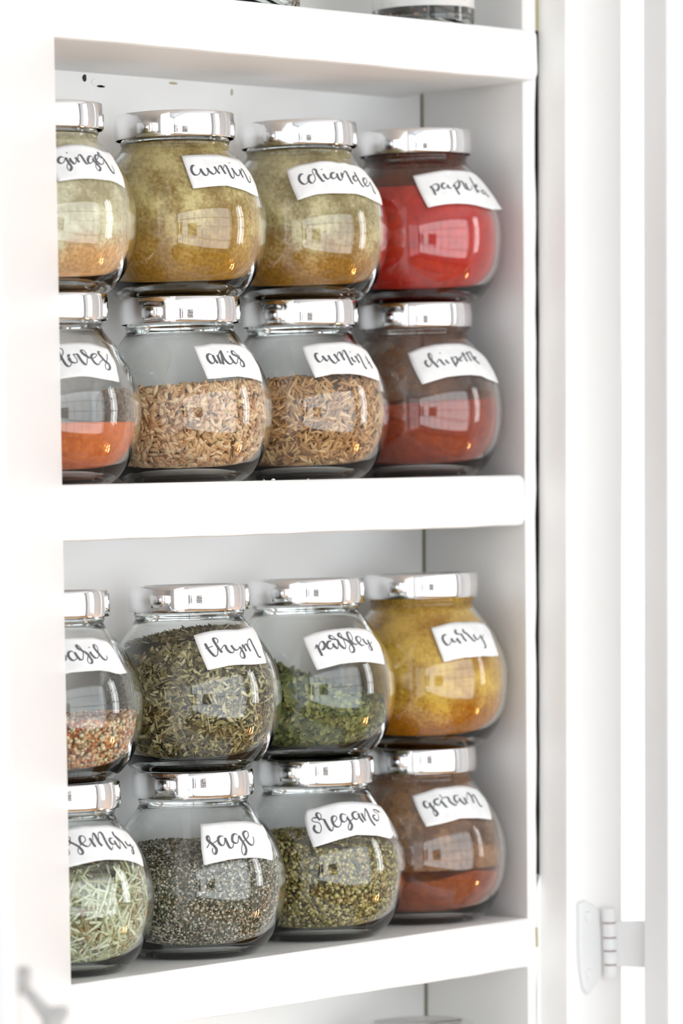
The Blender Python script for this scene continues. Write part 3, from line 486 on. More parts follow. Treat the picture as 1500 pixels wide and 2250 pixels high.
[[(-138.4,49.85),(-139.2,48.27),(-137.3,46.91),(-134.7,46.86),(-133.7,48.71),(-135.1,50.60),(-139.2,51.20),(-140.8,52.01),(-139.2,52.78),(-137.6,52.50)],[(-135.5,51.41),(-133.2,52.96),(-134.1,54.30),(-136.3,54.60),(-137.0,53.54),(-134.9,52.19),(-131.2,52.13)],[(-131.2,52.13),(-129.5,49.97),(-127.4,47.78),(-125.5,47.47),(-124.6,49.06)],[(-124.2,50.39),(-120.9,51.91),(-120.9,52.97),(-123.4,53.03),(-124.8,51.73),(-123.9,49.57),(-121.1,48.70),(-118.6,49.44),(-117.4,51.02)],[(-111.9,53.27),(-115.2,53.77),(-117.1,52.61),(-116.9,51.00),(-114.3,50.66),(-111.7,51.93),(-110.9,52.98)],[(-111.9,52.47),(-110.3,50.54),(-109.6,48.89),(-111.6,47.34),(-113.1,47.52),(-112.8,48.73),(-110.3,50.54),(-106.3,51.76)],[(-99.9,54.12),(-103.3,54.23),(-106.1,53.10),(-105.7,51.74),(-103.0,51.38),(-99.9,52.90)],[(-99.7,53.71),(-100.1,51.55),(-98.5,49.85)],[(-96.2,53.59),(-96.6,51.69),(-95.6,50.43)],[(-95.2,51.64),(-92.2,53.72),(-89.4,55.13),(-89.1,53.61),(-89.9,51.17),(-88.9,48.92),(-87.6,48.18)],[(-80.9,52.18),(-84.1,52.04),(-85.3,50.98),(-82.5,49.89),(-79.2,50.72),(-76.8,52.57),(-79.9,53.53),(-79.0,54.33),(-75.4,53.91),(-72.0,52.94)]],
[]),
'garam':([[(-146.3,56.55),(-135.1,57.74),(-122.3,59.31),(-110.8,59.44),(-99.0,59.75),(-89.1,59.59),(-77.8,58.75),(-66.7,57.25)],
[(-66.7,57.25),(-64.1,53.36),(-66.7,50.69),(-74.9,44.41)],
[(-135.0,43.52),(-126.1,44.34),(-117.1,45.29),(-108.1,46.33),(-102.0,46.23),(-90.7,45.76),(-82.3,45.01),(-74.9,44.41)],
[(-146.3,56.55),(-135.0,43.52)]],
[[(-132.7,53.79),(-135.1,54.06),(-135.8,52.89),(-134.1,51.56),(-131.7,51.64),(-130.6,53.28)],[(-131.2,53.53),(-129.3,51.59),(-126.5,49.87),(-125.4,48.88),(-127.0,47.96),(-128.2,48.71),(-128.7,50.15),(-127.9,51.56),(-126.6,52.49)],[(-121.9,55.01),(-125.3,54.60),(-126.7,53.68),(-125.5,52.71),(-122.6,52.40),(-120.8,54.03)],[(-120.8,54.03),(-118.9,52.79),(-117.1,51.43),(-115.6,51.51)],[(-120.8,54.03),(-118.5,55.18),(-120.1,56.17),(-119.8,56.64)],[(-118.5,55.18),(-113.4,55.29),(-112.5,53.58),(-110.2,52.32),(-107.8,51.89),(-106.2,52.92)],[(-101.3,55.68),(-105.0,55.78),(-107.0,54.88),(-106.9,53.43),(-104.2,53.22),(-101.5,54.47)],[(-101.9,54.72),(-101.1,53.24),(-98.9,51.95),(-97.1,52.62)],[(-96.4,54.80),(-96.4,53.33),(-96.1,52.10)],[(-95.2,53.29),(-90.4,56.07),(-87.6,56.22),(-86.9,54.97)],[(-85.9,55.42),(-86.9,53.73),(-87.7,52.04)],[(-86.5,53.96),(-83.4,55.34),(-81.4,55.02),(-81.5,53.03),(-82.0,50.82),(-79.3,50.34)]],
[]),
}
# ------------------------------------------------------------------ jars
OUT = [(0, 1.3), (15, 1.1), (18.2, .5), (19.6, 0), (22.3, 0), (24.3, .5), (26.6, 2.1), (28.7, 4.2), (31.5, 8), (34, 13), (36, 19), (37, 25.5), (37.2, 30), (36.8, 35), (35.6, 40.5), (33.4, 46), (30.5, 51), (27.6, 55), (24.9, 58.5), (22.9, 61.2), (22.2, 62.6), (22.5, 63.6), (22.9, 64.3), (22.5, 65.1), (21.9, 65.8), (21.8, 68), (21.8, 74.0), (21.3, 74.4)]
INN = [(20.0, 74.4), (19.5, 73.8), (19.4, 66), (19.8, 62.5), (22.3, 59), (25.3, 55.2), (28.3, 51), (31.1, 46), (33.3, 40.5), (34.5, 35), (34.9, 30), (34.7, 25.5), (33.7, 19), (31.6, 13.2), (28.9, 9), (26.0, 6.4), (22.5, 4.9), (18, 4.3), (9, 4.1), (0, 4.1)]
LID = [(0, 75.2), (19.8, 75.2), (20.4, 75.9), (21, 76.0), (23.9, 76.0), (24.6, 75.8), (24.85, 75.2), (24.95, 74.2), (25.12, 72.4), (25.2, 70.5), (25.14, 68.6), (25.0, 66.8), (24.9, 65.8), (24.7, 65.4), (24.3, 65.6), (24.3, 74.4), (0, 74.4)]
pin_z = [p[1] for p in reversed(INN) if p[0] > 1]; pin_r = [p[0] for p in reversed(INN) if p[0] > 1]
Rin = lambda z: np.interp(z, [4.1]+pin_z[1:], [9.]+pin_r[1:])
po = [p for p in OUT if p[1] >= .5 and p[0] > 20]
Rout = lambda z: np.interp(z, [p[1] for p in po if p[0] >= 21.7][1:], [p[0] for p in po if p[0] >= 21.7][1:])
def shared(name, V, F, mat, smooth=True):
    o = mesh_obj(name, V, F, mat, None, smooth); me = o.data; bpy.data.objects.remove(o); return me
body_prof = OUT[:6]+[tuple(p) for p in smoothen(OUT[5:20], 3)][1:]+OUT[20:]
inn_prof = INN[:2]+[tuple(p) for p in smoothen(INN[2:18], 3)]+INN[18:]
gV, gF = lathe(body_prof+inn_prof, 112)
ME_GLASS = shared('glass_body', gV, gF, M_GLASS)
lV, lF = lathe(LID, 96)
ME_LID = shared('lid', lV, lF, M_LID, False)
import bmesh
bm = bmesh.new(); bm.from_mesh(ME_LID)
for f in bm.faces: f.smooth = True
for e in bm.edges:
    if len(e.link_faces) == 2 and e.calc_face_angle() > math.radians(50): e.smooth = False
bm.to_mesh(ME_LID); bm.free()

def jar_pt(az, z, off): rr = Rout(z)+off; a = math.radians(az); return np.array([rr*math.cos(a), rr*math.sin(a), z])
def resample(P, n):
    P = np.array([np.array(p, float) for p in P]); sc_ = np.array([.6, 1.0])
    dd = np.r_[0, np.cumsum(np.linalg.norm((P[1:]-P[:-1])*sc_, axis=1))]; t = np.linspace(0, dd[-1], n)
    return np.stack([np.interp(t, dd, P[:, 0]), np.interp(t, dd, P[:, 1])], 1)
def paper_label(lab, jar, mat=None, lift=None):
    (T, R_, B, L_), strokes, dots = lab
    nu, nv_ = 28, 12
    T = resample(T, nu); B = resample(B, nu); R_ = resample(R_, nv_); L_ = resample(L_, nv_)
    V = []; F = []; G = []
    for j in range(nv_):
        v = j/(nv_-1)
        for i in range(nu):
            s = i/(nu-1)
            p = (1-v)*T[i]+v*B[i]+(1-s)*L_[j]+s*R_[j]-((1-s)*(1-v)*T[0]+s*(1-v)*T[-1]+(1-s)*v*B[0]+s*v*B[-1])
            off = .16+.10*math.sin(s*17+v*3)*math.sin(v*5+s*4)*(.3+s)
            if lift: off += lift*max(0, (s+v*.6-1.15))**2*18
            off = max(off, .08); G.append((p[0], p[1], off)); V.append(jar_pt(p[0], p[1], off)*MM)
    for j in range(nv_-1):
        for i in range(nu-1): F.append([j*nu+i, j*nu+i+1, (j+1)*nu+i+1, (j+1)*nu+i])
    o = mesh_obj('paper_label', V, F, M_PAPER, jar, True)
    so = o.modifiers.new('thickness', 'SOLIDIFY'); so.thickness = .00012; so.offset = 0
    G = np.array(G)
    def on_paper(a, z, up_=.16):
        k = np.argsort((G[:, 0]-a)**2*.36+(G[:, 1]-z)**2)[:3]
        return jar_pt(a, z, G[k, 2].max()+up_)
    # brush lettering: thin up-strokes, thick down-strokes, as flat ink on the paper
    V = []; F = []
    for k_, S in enumerate(strokes):
        P = np.array(smoothen(S, 6)); n = len(P)
        X = np.array([on_paper(a, z) for a, z in P])
        w_ = []
        for i in range(n):
            t = X[min(i+1, n-1)]-X[max(i-1, 0)]; t /= (np.linalg.norm(t)+1e-9)
            w_.append(.19+.34*max(0, min(1, (-t[2]+.15)/.75)))
        w_ = np.convolve(np.r_[w_[0], w_[0], w_, w_[-1], w_[-1]], np.ones(5)/5, 'valid')
        for i in range(n):
            t = X[min(i+1, n-1)]-X[max(i-1, 0)]; t /= (np.linalg.norm(t)+1e-9)
            nn = np.array([math.cos(math.radians(P[i][0])), math.sin(math.radians(P[i][0])), .35]); nn /= np.linalg.norm(nn)
            # broad pen held at a slant
            sd = np.cross(t, nn); sd /= (np.linalg.norm(sd)+1e-9)
            tp = .55 if i in (0, n-1) else 1
            V += [(X[i]+nn*.0006*k_+sd*w_[i]*tp)*MM, (X[i]+nn*.0006*k_-sd*w_[i]*tp)*MM]
        b = len(V)-2*n
        for i in range(n-1): F.append([b+2*i, b+2*i+1, b+2*i+3, b+2*i+2])
    for (a, z) in dots:
        c_ = on_paper(a, z); b = len(V)
        e1 = np.array([-math.sin(math.radians(a)), math.cos(math.radians(a)), 0]); e2 = np.array([0, 0, 1.])
        for q in range(8): V.append((c_+.36*(math.cos(q*math.pi/4)*e1+math.sin(q*math.pi/4)*e2))*MM)
        F.append(list(range(b, b+8)))
    me = bpy.data.meshes.new('lettering'); me.from_pydata([tuple(v) for v in V], [], F); me.materials.append(M_INK); me.update()
    link(bpy.data.objects.new('lettering', me), o)

# ---- contents: a heap with a level, and loose pieces packed against the glass
CAM_AZ = math.atan2(-.676, -.737)
def make_level(base, slope=0, dirdeg=0, noise=1.2, mound=0, seed=0):
    q = np.random.default_rng(seed); ph = q.uniform(0, 6.28, 8); a0 = math.radians(dirdeg)
    def lv(az, rr):
        s = base+slope*np.cos(az-a0)*rr/34+mound*(1-(rr/34)**2)
        for k in range(1, 5): s = s+noise/k*np.sin(k*1.7*az+ph[k]+rr*.08*k)*rr/34
        return np.clip(s, 7, 64)
    return lv
def heap(name, lv, mat, jar, gap=.12, rough=0.0, seed=0, kind='stuff'):
    na, ns, nt = 96, 26, 10
    q = np.random.default_rng(seed); V = []; F = []
    az = np.linspace(0, 2*math.pi, na, endpoint=False)
    V.append((0, 0, 4.1+gap))
    for i in range(1, 5):
        rr = 22.5*i/4
        for a in az: V.append((rr*math.cos(a), rr*math.sin(a), (4.1 if rr < 18 else 4.9)+gap+.05))
    top = lv(az, np.full(na, 33.0))
    for j in range(1, ns+1):
        z = 5.0+(top-5.0)*j/ns
        rr = Rin(z)-gap-(q.uniform(0, rough, na) if rough else 0)
        for k, a in enumerate(az): V.append((rr[k]*math.cos(a), rr[k]*math.sin(a), z[k]))
    rl = Rin(top)-gap
    for j in range(1, nt):
        f = 1-j/nt; rr = rl*f; z = lv(az, rr)*1.0
        w_ = min(1, j/3); z = z*w_+top*(1-w_)+(q.normal(0, .12+rough*.3, na))
        z = np.minimum(z, 70)
        # stay inside the neck
        rr = np.minimum(rr, Rin(z)-gap-.1)
        for k, a in enumerate(az): V.append((rr[k]*math.cos(a), rr[k]*math.sin(a), z[k]))
    V.append((0, 0, float(lv(0.0, 0.0))))
    rows = 4+ns+nt-1
    for k in range(na): F.append([0, 1+(k+1) % na, 1+k])
    for j in range(rows-1):
        for k in range(na): F.append([1+j*na+k, 1+j*na+(k+1) % na, 1+(j+1)*na+(k+1) % na, 1+(j+1)*na+k])
    b = 1+(rows-1)*na
    for k in range(na): F.append([b+k, b+(k+1) % na, len(V)-1])
    o = mesh_obj(name, [(x*MM, y*MM, z*MM) for x, y, z in V], F, mat, jar, True)
    o['kind'] = kind
    return o
def film(name, z0, z1, mat, jar, gap=.06):
    prof = [(Rin(z)-gap, z) for z in np.linspace(z0, z1, 24)]
    V, F = lathe([(float(a), float(b)) for a, b in prof], 96)
    return mesh_obj(name, V, F, mat, jar, True)
# templates for pieces, unit length 1 along x, y width, z thickness
def t_seed(n=6, curve=0.0, point=.15):
    V = []; F = []; xs = [-.5, -.32, 0, .32, .5]; rs = [point, .75, 1, .75, point]
    for x, q in zip(xs, rs):
        for k in range(n):
            a = 2*math.pi*k/n; V.append((x, .5*q*math.cos(a)+curve*(x*x*4-.5), .5*q*math.sin(a)))
    for i in range(4):
        for k in range(n): F.append((i*n+k, i*n+(k+1) % n, (i+1)*n+(k+1) % n, (i+1)*n+k))
    for k in range(1, n-1, 2): F.append((0, k, k+1, (k+2) % n)); F.append((4*n, 4*n+k, 4*n+k+1, 4*n+(k+2) % n))
    return np.array(V), F
def t_leaf(bend=.25):
    xs = [-.5, -.2, .2, .5]; ws = [.12, .5, .42, .05]; V = []; F = []
    for x, w_ in zip(xs, ws): V += [(x, -w_, bend*(x*x*4)+.25*w_), (x, w_, bend*(x*x*4)-.1*w_)]
    for i in range(3): F.append((2*i, 2*i+1, 2*i+3, 2*i+2))
    return np.array(V), F
def t_crumb():
    V = np.array([(-.5, -.2, 0), (-.1, -.5, .2), (.45, -.25, -.15), (.4, .35, .15), (-.2, .5, -.1), (0, 0, .45), (0, 0, -.4)])
    F = [(0, 1, 5, 5), (1, 2, 5, 5), (2, 3, 5, 5), (3, 4, 5, 5), (4, 0, 5, 5), (1, 0, 6, 6), (2, 1, 6, 6), (3, 2, 6, 6), (4, 3, 6, 6), (0, 4, 6, 6)]
    return V, [tuple(dict.fromkeys(f)) for f in F]
def t_needle():
    V = []; F = []
    for x, w_, z in ((-.5, .3, .0), (-.2, .5, .5), (.2, .5, .5), (.5, .15, .0)): V += [(x, -w_, z), (x, 0, z+.7), (x, w_, z), (x, 0, z-.5)]
    for i in range(3):
        for k in range(4): F.append((4*i+k, 4*i+(k+1) % 4, 4*i+4+(k+1) % 4, 4*i+4+k))
    F += [(0, 1, 2, 3), (12, 13, 14, 15)]
    return np.array(V), F
def pieces(name, tmpl, count, size, lv, mat, jar, seed=0, depth=1.8, tilt=.25, top_share=.22, jit=.3, zmin=5.2, fill=True, tint=None):
    """scatter: side pieces hug the inner wall, top ones lie on the heap"""
    q = np.random.default_rng(seed); tv, tf = tmpl; nt_ = int(count*top_share); ns = count-nt_
    L_, W_, T_ = size
    az = CAM_AZ+q.uniform(-2.25, 2.25, ns); z = zmin+(lv(az, np.full(ns, 33.))-zmin)*q.uniform(0, 1, ns)
    dz = q.uniform(0, 1, ns)**1.3*depth
    rr = Rin(z)-T_*.5-.25-dz
    slope = (Rin(z+.5)-Rin(z-.5))
    nrm = np.stack([np.cos(az), np.sin(az), -slope], 1)
    pos = np.stack([rr*np.cos(az), rr*np.sin(az), z], 1)
    a2 = q.uniform(0, 2*math.pi, nt_); r2 = np.sqrt(q.uniform(0, 1, nt_)); z2 = lv(a2, 33.*r2); r2 = r2*(Rin(z2)-L_*.5-.6)
    z2 = lv(a2, r2)+q.uniform(-.3, .9, nt_)*T_*1.2; r2 = np.minimum(r2, Rin(z2)-L_*.5-.3)
    n2 = np.stack([q.normal(0, .25, nt_), q.normal(0, .25, nt_), np.ones(nt_)], 1)
    pos = np.concatenate([pos, np.stack([r2*np.cos(a2), r2*np.sin(a2), z2], 1)]); nrm = np.concatenate([nrm, n2])
    N_ = len(pos)
    nrm += q.normal(0, tilt, (N_, 3))*np.r_[np.minimum(1, .25+dz/depth), np.ones(nt_)][:, None]
    nrm /= np.linalg.norm(nrm, axis=1)[:, None]
    rv = q.normal(0, 1, (N_, 3)); ta = np.cross(nrm, rv); ta /= np.linalg.norm(ta, axis=1)[:, None]; tb = np.cross(nrm, ta)
    s = 1+q.uniform(-jit, jit, (N_, 1, 1))
    lx = tv[:, 0]*L_; ly = tv[:, 1]*W_; lz = tv[:, 2]*T_
    P = pos[:, None, :]+s*(lx[None, :, None]*ta[:, None, :]+ly[None, :, None]*tb[:, None, :]*(1+q.uniform(-.25, .25, (N_, 1, 1)))+lz[None, :, None]*nrm[:, None, :])
    # keep every vertex inside the glass
    rad = np.hypot(P[..., 0], P[..., 1]); lim = Rin(np.clip(P[..., 2], 4.3, 72))-.1
    k_ = np.minimum(1, lim/np.maximum(rad, 1e-6)); P[..., 0] *= k_; P[..., 1] *= k_; P[..., 2] = np.maximum(P[..., 2], 4.4)
    nv_ = len(tv); V = P.reshape(-1, 3)*MM
    loops = []; starts = []; tot = []; c = 0
    for f in tf: starts.append(c); tot.append(len(f)); c += len(f); loops += list(f)
    loops = np.array(loops); starts = np.array(starts); tot = np.array(tot); nl_ = len(loops)
    allL = (loops[None, :]+(np.arange(N_)*nv_)[:, None]).ravel(); allS = (starts[None, :]+(np.arange(N_)*nl_)[:, None]).ravel()
    me = bpy.data.meshes.new(name); me.vertices.add(len(V)); me.vertices.foreach_set('co', V.astype(np.float32).ravel())
    me.loops.add(len(allL)); me.loops.foreach_set('vertex_index', allL.astype(np.int32))
    me.polygons.add(len(allS)); me.polygons.foreach_set('loop_start', allS.astype(np.int32))
    me.update(calc_edges=True); me.validate()
    at = me.attributes.new('tint', 'FLOAT', 'POINT'); tv_ = q.beta(1.6, 1.6, N_)
    at.data.foreach_set('value', np.repeat(tv_, nv_).astype(np.float32))
    me.materials.append(mat)
    o = bpy.data.objects.new(name, me); link(o, jar); o['kind'] = 'stuff'
    return o

GRP = 'round glass spice jars with silver lids'
def jar(key, x, y, z, label):
    t = empty('spice_jar', (x*MM, y*MM, (z+.06)*MM), label, 'jar', GRP)
    link(bpy.data.objects.new('glass_body', ME_GLASS), t)
    l = link(bpy.data.objects.new('lid', ME_LID), t); l.rotation_euler.z = random.uniform(0, 6.28)
    if key in LABELS: paper_label(LABELS[key], t, lift=(.55 if key == 'paprika' else (.12 if key in ('basil', 'chipotle') else None)))
    return t
VIEW = -137.5   # azimuth of the photographer seen from the jars
S = srgb
# --- row 1 (upper tier, middle shelf)
t = jar('ginger', -225.5, -2.7, 87, 'round spice jar of pale peach powder labelled ginger, top left end')
heap('ginger_powder', make_level(22, 4, 40, .8, 1, 1), powder_mat('ginger_powder', S(244, 182, 118), S(252, 208, 150)), t, .4)
film('powder_film', 8, 64, film_mat('ginger_dust', S(216, 200, 150), S(242, 234, 200), .6, .98, 60, S(246, 196, 136), 14, 26), t)
t = jar('cumin', -150, -2.7, 87, 'round spice jar full of mustard-brown powder labelled cumin, upper tier second from the left')
heap('cumin_powder', make_level(26, 5, -100, 1.2, 1, 2), powder_mat('cumin_powder', S(168, 122, 42), S(204, 160, 76)), t, .4)
film('powder_film', 7, 64, film_mat('cumin_dust', S(168, 134, 56), S(226, 206, 142), .8, 1.0, 70, S(184, 138, 52), 14, 44), t)
t = jar('coriander', -75, -2.7, 87, 'round spice jar of dusty olive-tan powder labelled coriander, upper tier')
heap('coriander_powder', make_level(22, 4, -110, 1.0, 2, 3), powder_mat('coriander_powder', S(160, 112, 34), S(200, 150, 66)), t, .4)
film('powder_film', 7, 64, film_mat('coriander_dust', S(170, 148, 86), S(220, 206, 158), .7, 1.0, 70, S(180, 128, 44), 12, 36), t)
t = jar('paprika', 0, -2.7, 87, 'round spice jar of bright red powder labelled paprika, its label corner curling off')
heap('paprika_powder', make_level(53, 3, 150, .8, 0, 4), powder_mat('paprika_powder', S(170, 12, 3), S(206, 34, 9)), t, .4)
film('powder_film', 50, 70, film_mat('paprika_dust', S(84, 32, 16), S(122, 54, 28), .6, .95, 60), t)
# --- row 2 (lower tier, middle shelf)
t = jar('cloves', -226.3, -3, 11, 'round spice jar a third full of orange-brown powder labelled cloves')
heap('clove_powder', make_level(24.5, .4, 0, .25, 0, 5), powder_mat('clove_powder', S(186, 88, 34), S(216, 118, 56)), t)
film('powder_film', 24, 64, film_mat('clove_dust', S(190, 150, 120), S(205, 170, 150), .0, .12, 90), t)
t = jar('anis', -151.7, -4.5, 11, 'round spice jar half full of tan anise seeds, labelled anis')
A = make_level(38, 1.5, -60, .5, 0, 6)
heap('seed_core', A, powder_mat('anise_core', S(100, 66, 38), S(150, 110, 70)), t, 2.2, .6)
pieces('anise_seed', t_seed(6, .12, .2), 4300, (3.7, 1.75, 1.3), A, bits_mat('anise_seed', [S(130, 86, 48), S(190, 140, 94), S(218, 176, 130), S(238, 208, 166), S(206, 146, 84)]), t, 6)
pieces('anise_stalk', t_needle(), 130, (6.5, .35, .35), A, bits_mat('anise_stalk', [S(190, 176, 110), S(222, 208, 150)]), t, 16, 1.0)
t = jar('cumin seed', -77.5, -2.7, 11, 'round spice jar half full of long brown cumin seeds, lower tier between anis and chipotle')
A = make_level(41, 1.2, -60, .5, 0, 7)
heap('seed_core', A, powder_mat('cumin_core', S(80, 54, 32), S(130, 94, 60)), t, 2.2, .6)
pieces('cumin_seed', t_seed(6, .10, .12), 4300, (5.4, 1.25, 1.1), A, bits_mat('cumin_seed', [S(120, 78, 42), S(176, 128, 80), S(210, 166, 112), S(234, 200, 152)]), t, 7)
t = jar('chipotle', -3, -2.7, 11, 'round spice jar of dark reddish-brown powder labelled chipotle, against the side panel')
heap('chipotle_powder', make_level(34, 4, -10, .8, 1, 8), powder_mat('chipotle_powder', S(126, 36, 10), S(166, 62, 24)), t)
film('powder_film', 33, 70, film_mat('chipotle_dust', S(124, 74, 46), S(160, 108, 74), .25, .7, 60), t)
# --- row 3 (upper tier, bottom shelf)
t = jar('basil', -230, -3, -107, 'round spice jar a third full of rust and cream flakes labelled basil')
A = make_level(25, 1, 20, .9, 0, 9)
heap('flake_core', A, powder_mat('basil_core', S(130, 72, 40), S(180, 122, 80)), t, 1.8, .8)
pieces('basil_flake', t_crumb(), 5200, (2.1, 1.6, .9), A, bits_mat('basil_flake', [S(150, 76, 40), S(204, 120, 66), S(226, 180, 128), S(240, 230, 196), S(166, 156, 110)]), t, 9)
t = jar('thym', -153, -6.2, -107, 'round spice jar nearly full of dark green thyme leaves, labelled thym')
A = make_level(52, 4, -47, 1.0, 5, 10)
heap('leaf_core', A, powder_mat('thyme_core', S(28, 25, 12), S(70, 60, 32)), t, 2.0, .8)
pieces('thyme_leaf', t_leaf(.2), 9500, (3.3, .95, .8), A, bits_mat('thyme_leaf', [S(30, 26, 12), S(72, 62, 28), S(112, 100, 48), S(154, 142, 88), S(206, 194, 148), S(100, 66, 34)]), t, 10, 2.4, .4)
pieces('thyme_stalk', t_needle(), 90, (6.5, .4, .4), A, bits_mat('thyme_stalk', [S(150, 130, 84), S(196, 184, 140)]), t, 20, 1.0)
t = jar('parsley', -78.5, -2.7, -107, 'round spice jar half full of dark green flakes labelled parsley')
A = make_level(32, 11, 132, 1.2, 1, 11)
heap('flake_core', A, powder_mat('parsley_core', S(34, 44, 22), S(72, 84, 42)), t, 2.0, .8)
pieces('parsley_flake', t_leaf(.35), 6500, (3.2, 1.7, 1.1), A, bits_mat('parsley_flake', [S(32, 42, 20), S(66, 80, 36), S(104, 112, 52), S(150, 152, 92), S(120, 104, 40)]), t, 11, 2.4, .5)
t = jar('curry', -4.8, -3.2, -107, 'round spice jar coated with yellow-orange powder labelled curry')
heap('curry_powder', make_level(20, 4, -60, 1.0, 2, 12), powder_mat('curry_powder', S(206, 118, 4), S(232, 150, 20)), t, .4)
film('powder_film', 7, 70, film_mat('curry_dust', S(196, 138, 14), S(232, 190, 84), .8, 1.0, 60, S(196, 120, 10), 10, 30), t)
# --- row 4 (lower tier, bottom shelf)
t = jar('rosemary', -230, -6, -183, 'round spice jar of pale green needles labelled rosemary, bottom left')
A = make_level(42, 2, 100, 1.5, 1, 13)
heap('needle_core', A, powder_mat('rosemary_core', S(96, 88, 60), S(150, 146, 110)), t, 3.0, 1.0)
pieces('rosemary_needle', t_needle(), 2300, (14, 1.12, .7), A, bits_mat('rosemary_needle', [S(150, 112, 66), S(150, 154, 104), S(192, 196, 150), S(232, 236, 208), S(206, 208, 176)]), t, 13, 2.6, .14)
t = jar('sage', -155, -7.5, -183, 'round spice jar half full of grey-green crumbled leaf, labelled sage')
A = make_level(41, 3, 20, 1.0, 3, 14)
heap('flake_core', A, powder_mat('sage_core', S(70, 68, 50), S(120, 116, 92)), t, 1.6, .7)
pieces('sage_crumb', t_crumb(), 13500, (1.35, 1.0, .7), A, bits_mat('sage_crumb', [S(52, 48, 34), S(112, 106, 82), S(166, 162, 138), S(226, 222, 204), S(164, 118, 66)]), t, 14, 2.0, .4)
pieces('sage_stalk', t_needle(), 50, (5, .5, .4), A, bits_mat('sage_stalk', [S(150, 130, 90), S(196, 186, 150)]), t, 24, .8)
t = jar('oregano', -81, -7.5, -183, 'round spice jar half full of olive-green flakes labelled oregano')
A = make_level(41, 3.5, 132, 1.0, 1, 15)
heap('flake_core', A, powder_mat('oregano_core', S(44, 38, 18), S(92, 80, 42)), t, 1.8, .7)
pieces('oregano_flake', t_crumb(), 9000, (2.0, 1.5, .7), A, bits_mat('oregano_flake', [S(66, 56, 24), S(126, 112, 50), S(176, 162, 86), S(216, 206, 146), S(146, 96, 48)]), t, 15, 2.0, .4)
t = jar('garam', -8.6, -2.6, -183, 'round spice jar with a mound of red-brown powder labelled garam')
heap('garam_powder', make_level(24, 3, 60, 1.6, 2, 16), powder_mat('garam_powder', S(122, 50, 15), S(162, 76, 32)), t)
film('powder_film', 24.5, 72, film_mat('garam_dust', S(160, 106, 68), S(194, 144, 102), .3, .82, 55), t)
# --- below: only the lid shows under the bottom shelf
t = jar('none', -19, -6, -302.5, 'round jar whose silver lid just shows below the bottom shelf')
heap('pale_powder', make_level(30, 1, 0, .5, 0, 17), powder_mat('pale_powder', S(190, 170, 140), S(206, 190, 160)), t)

# ---- straight-sided jars on the top shelf, cut by the frame
def straight_jar(x, y, z, rad, h, label, name='straight_jar'):
    t = empty(name, (x*MM, y*MM, (z+.06)*MM), label, 'jar')
    o_ = [(0, .8), (rad-5, .6), (rad-3.5, 0), (rad-1.8, .2), (rad-.5, 1.2), (rad, 3.2), (rad, h-8), (rad-2, h-5), (rad-2, h)]
    i_ = [(rad-4, h), (rad-4, h-6), (rad-1.8, h-9), (rad-1.8, 6.5), (rad-3.2, 4.6), (rad-6, 4.0), (0, 4.0)]
    V, F = lathe(o_+i_, 80); mesh_obj('glass_body', V, F, M_GLASS, t, True)
    V, F = lathe([(0, h+2), (rad-1.5, h+2), (rad-.5, h+1), (rad-.5, h-7), (rad-1.4, h-7), (rad-1.4, h+.8), (0, h+.8)], 64)
    mesh_obj('lid', V, F, plain('black_lid', (.03, .03, .03), .35), t, True)
    return t
def cyl_fill(name, rad, z0, z1, mat, par, n=64, seed=1):
    q = np.random.default_rng(seed); V, F = lathe([(0, z0), (rad-2, z0), (rad, z0+2), (rad, z1), (rad*.6, z1+1), (0, z1+.5)], n)
    o = mesh_obj(name, V, F, mat, par, True); o['kind'] = 'stuff'; return o
def cyl_pieces(name, tmpl, count, size, rad, z0, z1, mat, par, seed):
    global Rin
    keep = Rin; Rin = lambda z: np.full(np.shape(z), rad) if np.shape(z) else rad
    o = pieces(name, tmpl, count, size, lambda a, r_: np.full(np.shape(a), z1) if np.shape(a) else z1, mat, par, seed, 1.5, .35, .2, .35, z0)
    Rin = keep; return o
t = straight_jar(-6.3, -15.2, 206, 22.3, 92, 'straight glass jar with a printed white label, black pepper inside, top shelf')
cyl_fill('peppery_mix', 19.6, 4.2, 70, powder_mat('black_pepper', (.02, .018, .016), (.07, .055, .045)), t)
cyl_pieces('peppercorn', t_crumb(), 1500, (2.3, 2.0, 1.8), 20.4, 4.6, 70, bits_mat('pepper_bits', [(.015, .013, .012), (.05, .04, .035), (.09, .07, .06), (.5, .36, .3), (.6, .22, .05)]), t, 31)
def wrap(name, rad, a0, a1, z0, z1, mat, par, n=60, th=.12):
    V = []; F = []
    for i in range(n+1):
        a = math.radians(a0+(a1-a0)*i/n)
        for rr, z in ((rad, z0), (rad, z1), (rad+th, z1), (rad+th, z0)): V.append((rr*MM*math.cos(a), rr*MM*math.sin(a), z*MM))
    for i in range(n):
        for k in range(4): F.append([4*i+k, 4*i+(k+1) % 4, 4*i+4+(k+1) % 4, 4*i+4+k])
    F += [[0, 1, 2, 3], [4*n, 4*n+1, 4*n+2, 4*n+3]]
    return mesh_obj(name, V, F, mat, par, True)
lb = wrap('printed_label', 22.42, -255, -20, 8.6, 60, M_PAPER, t)
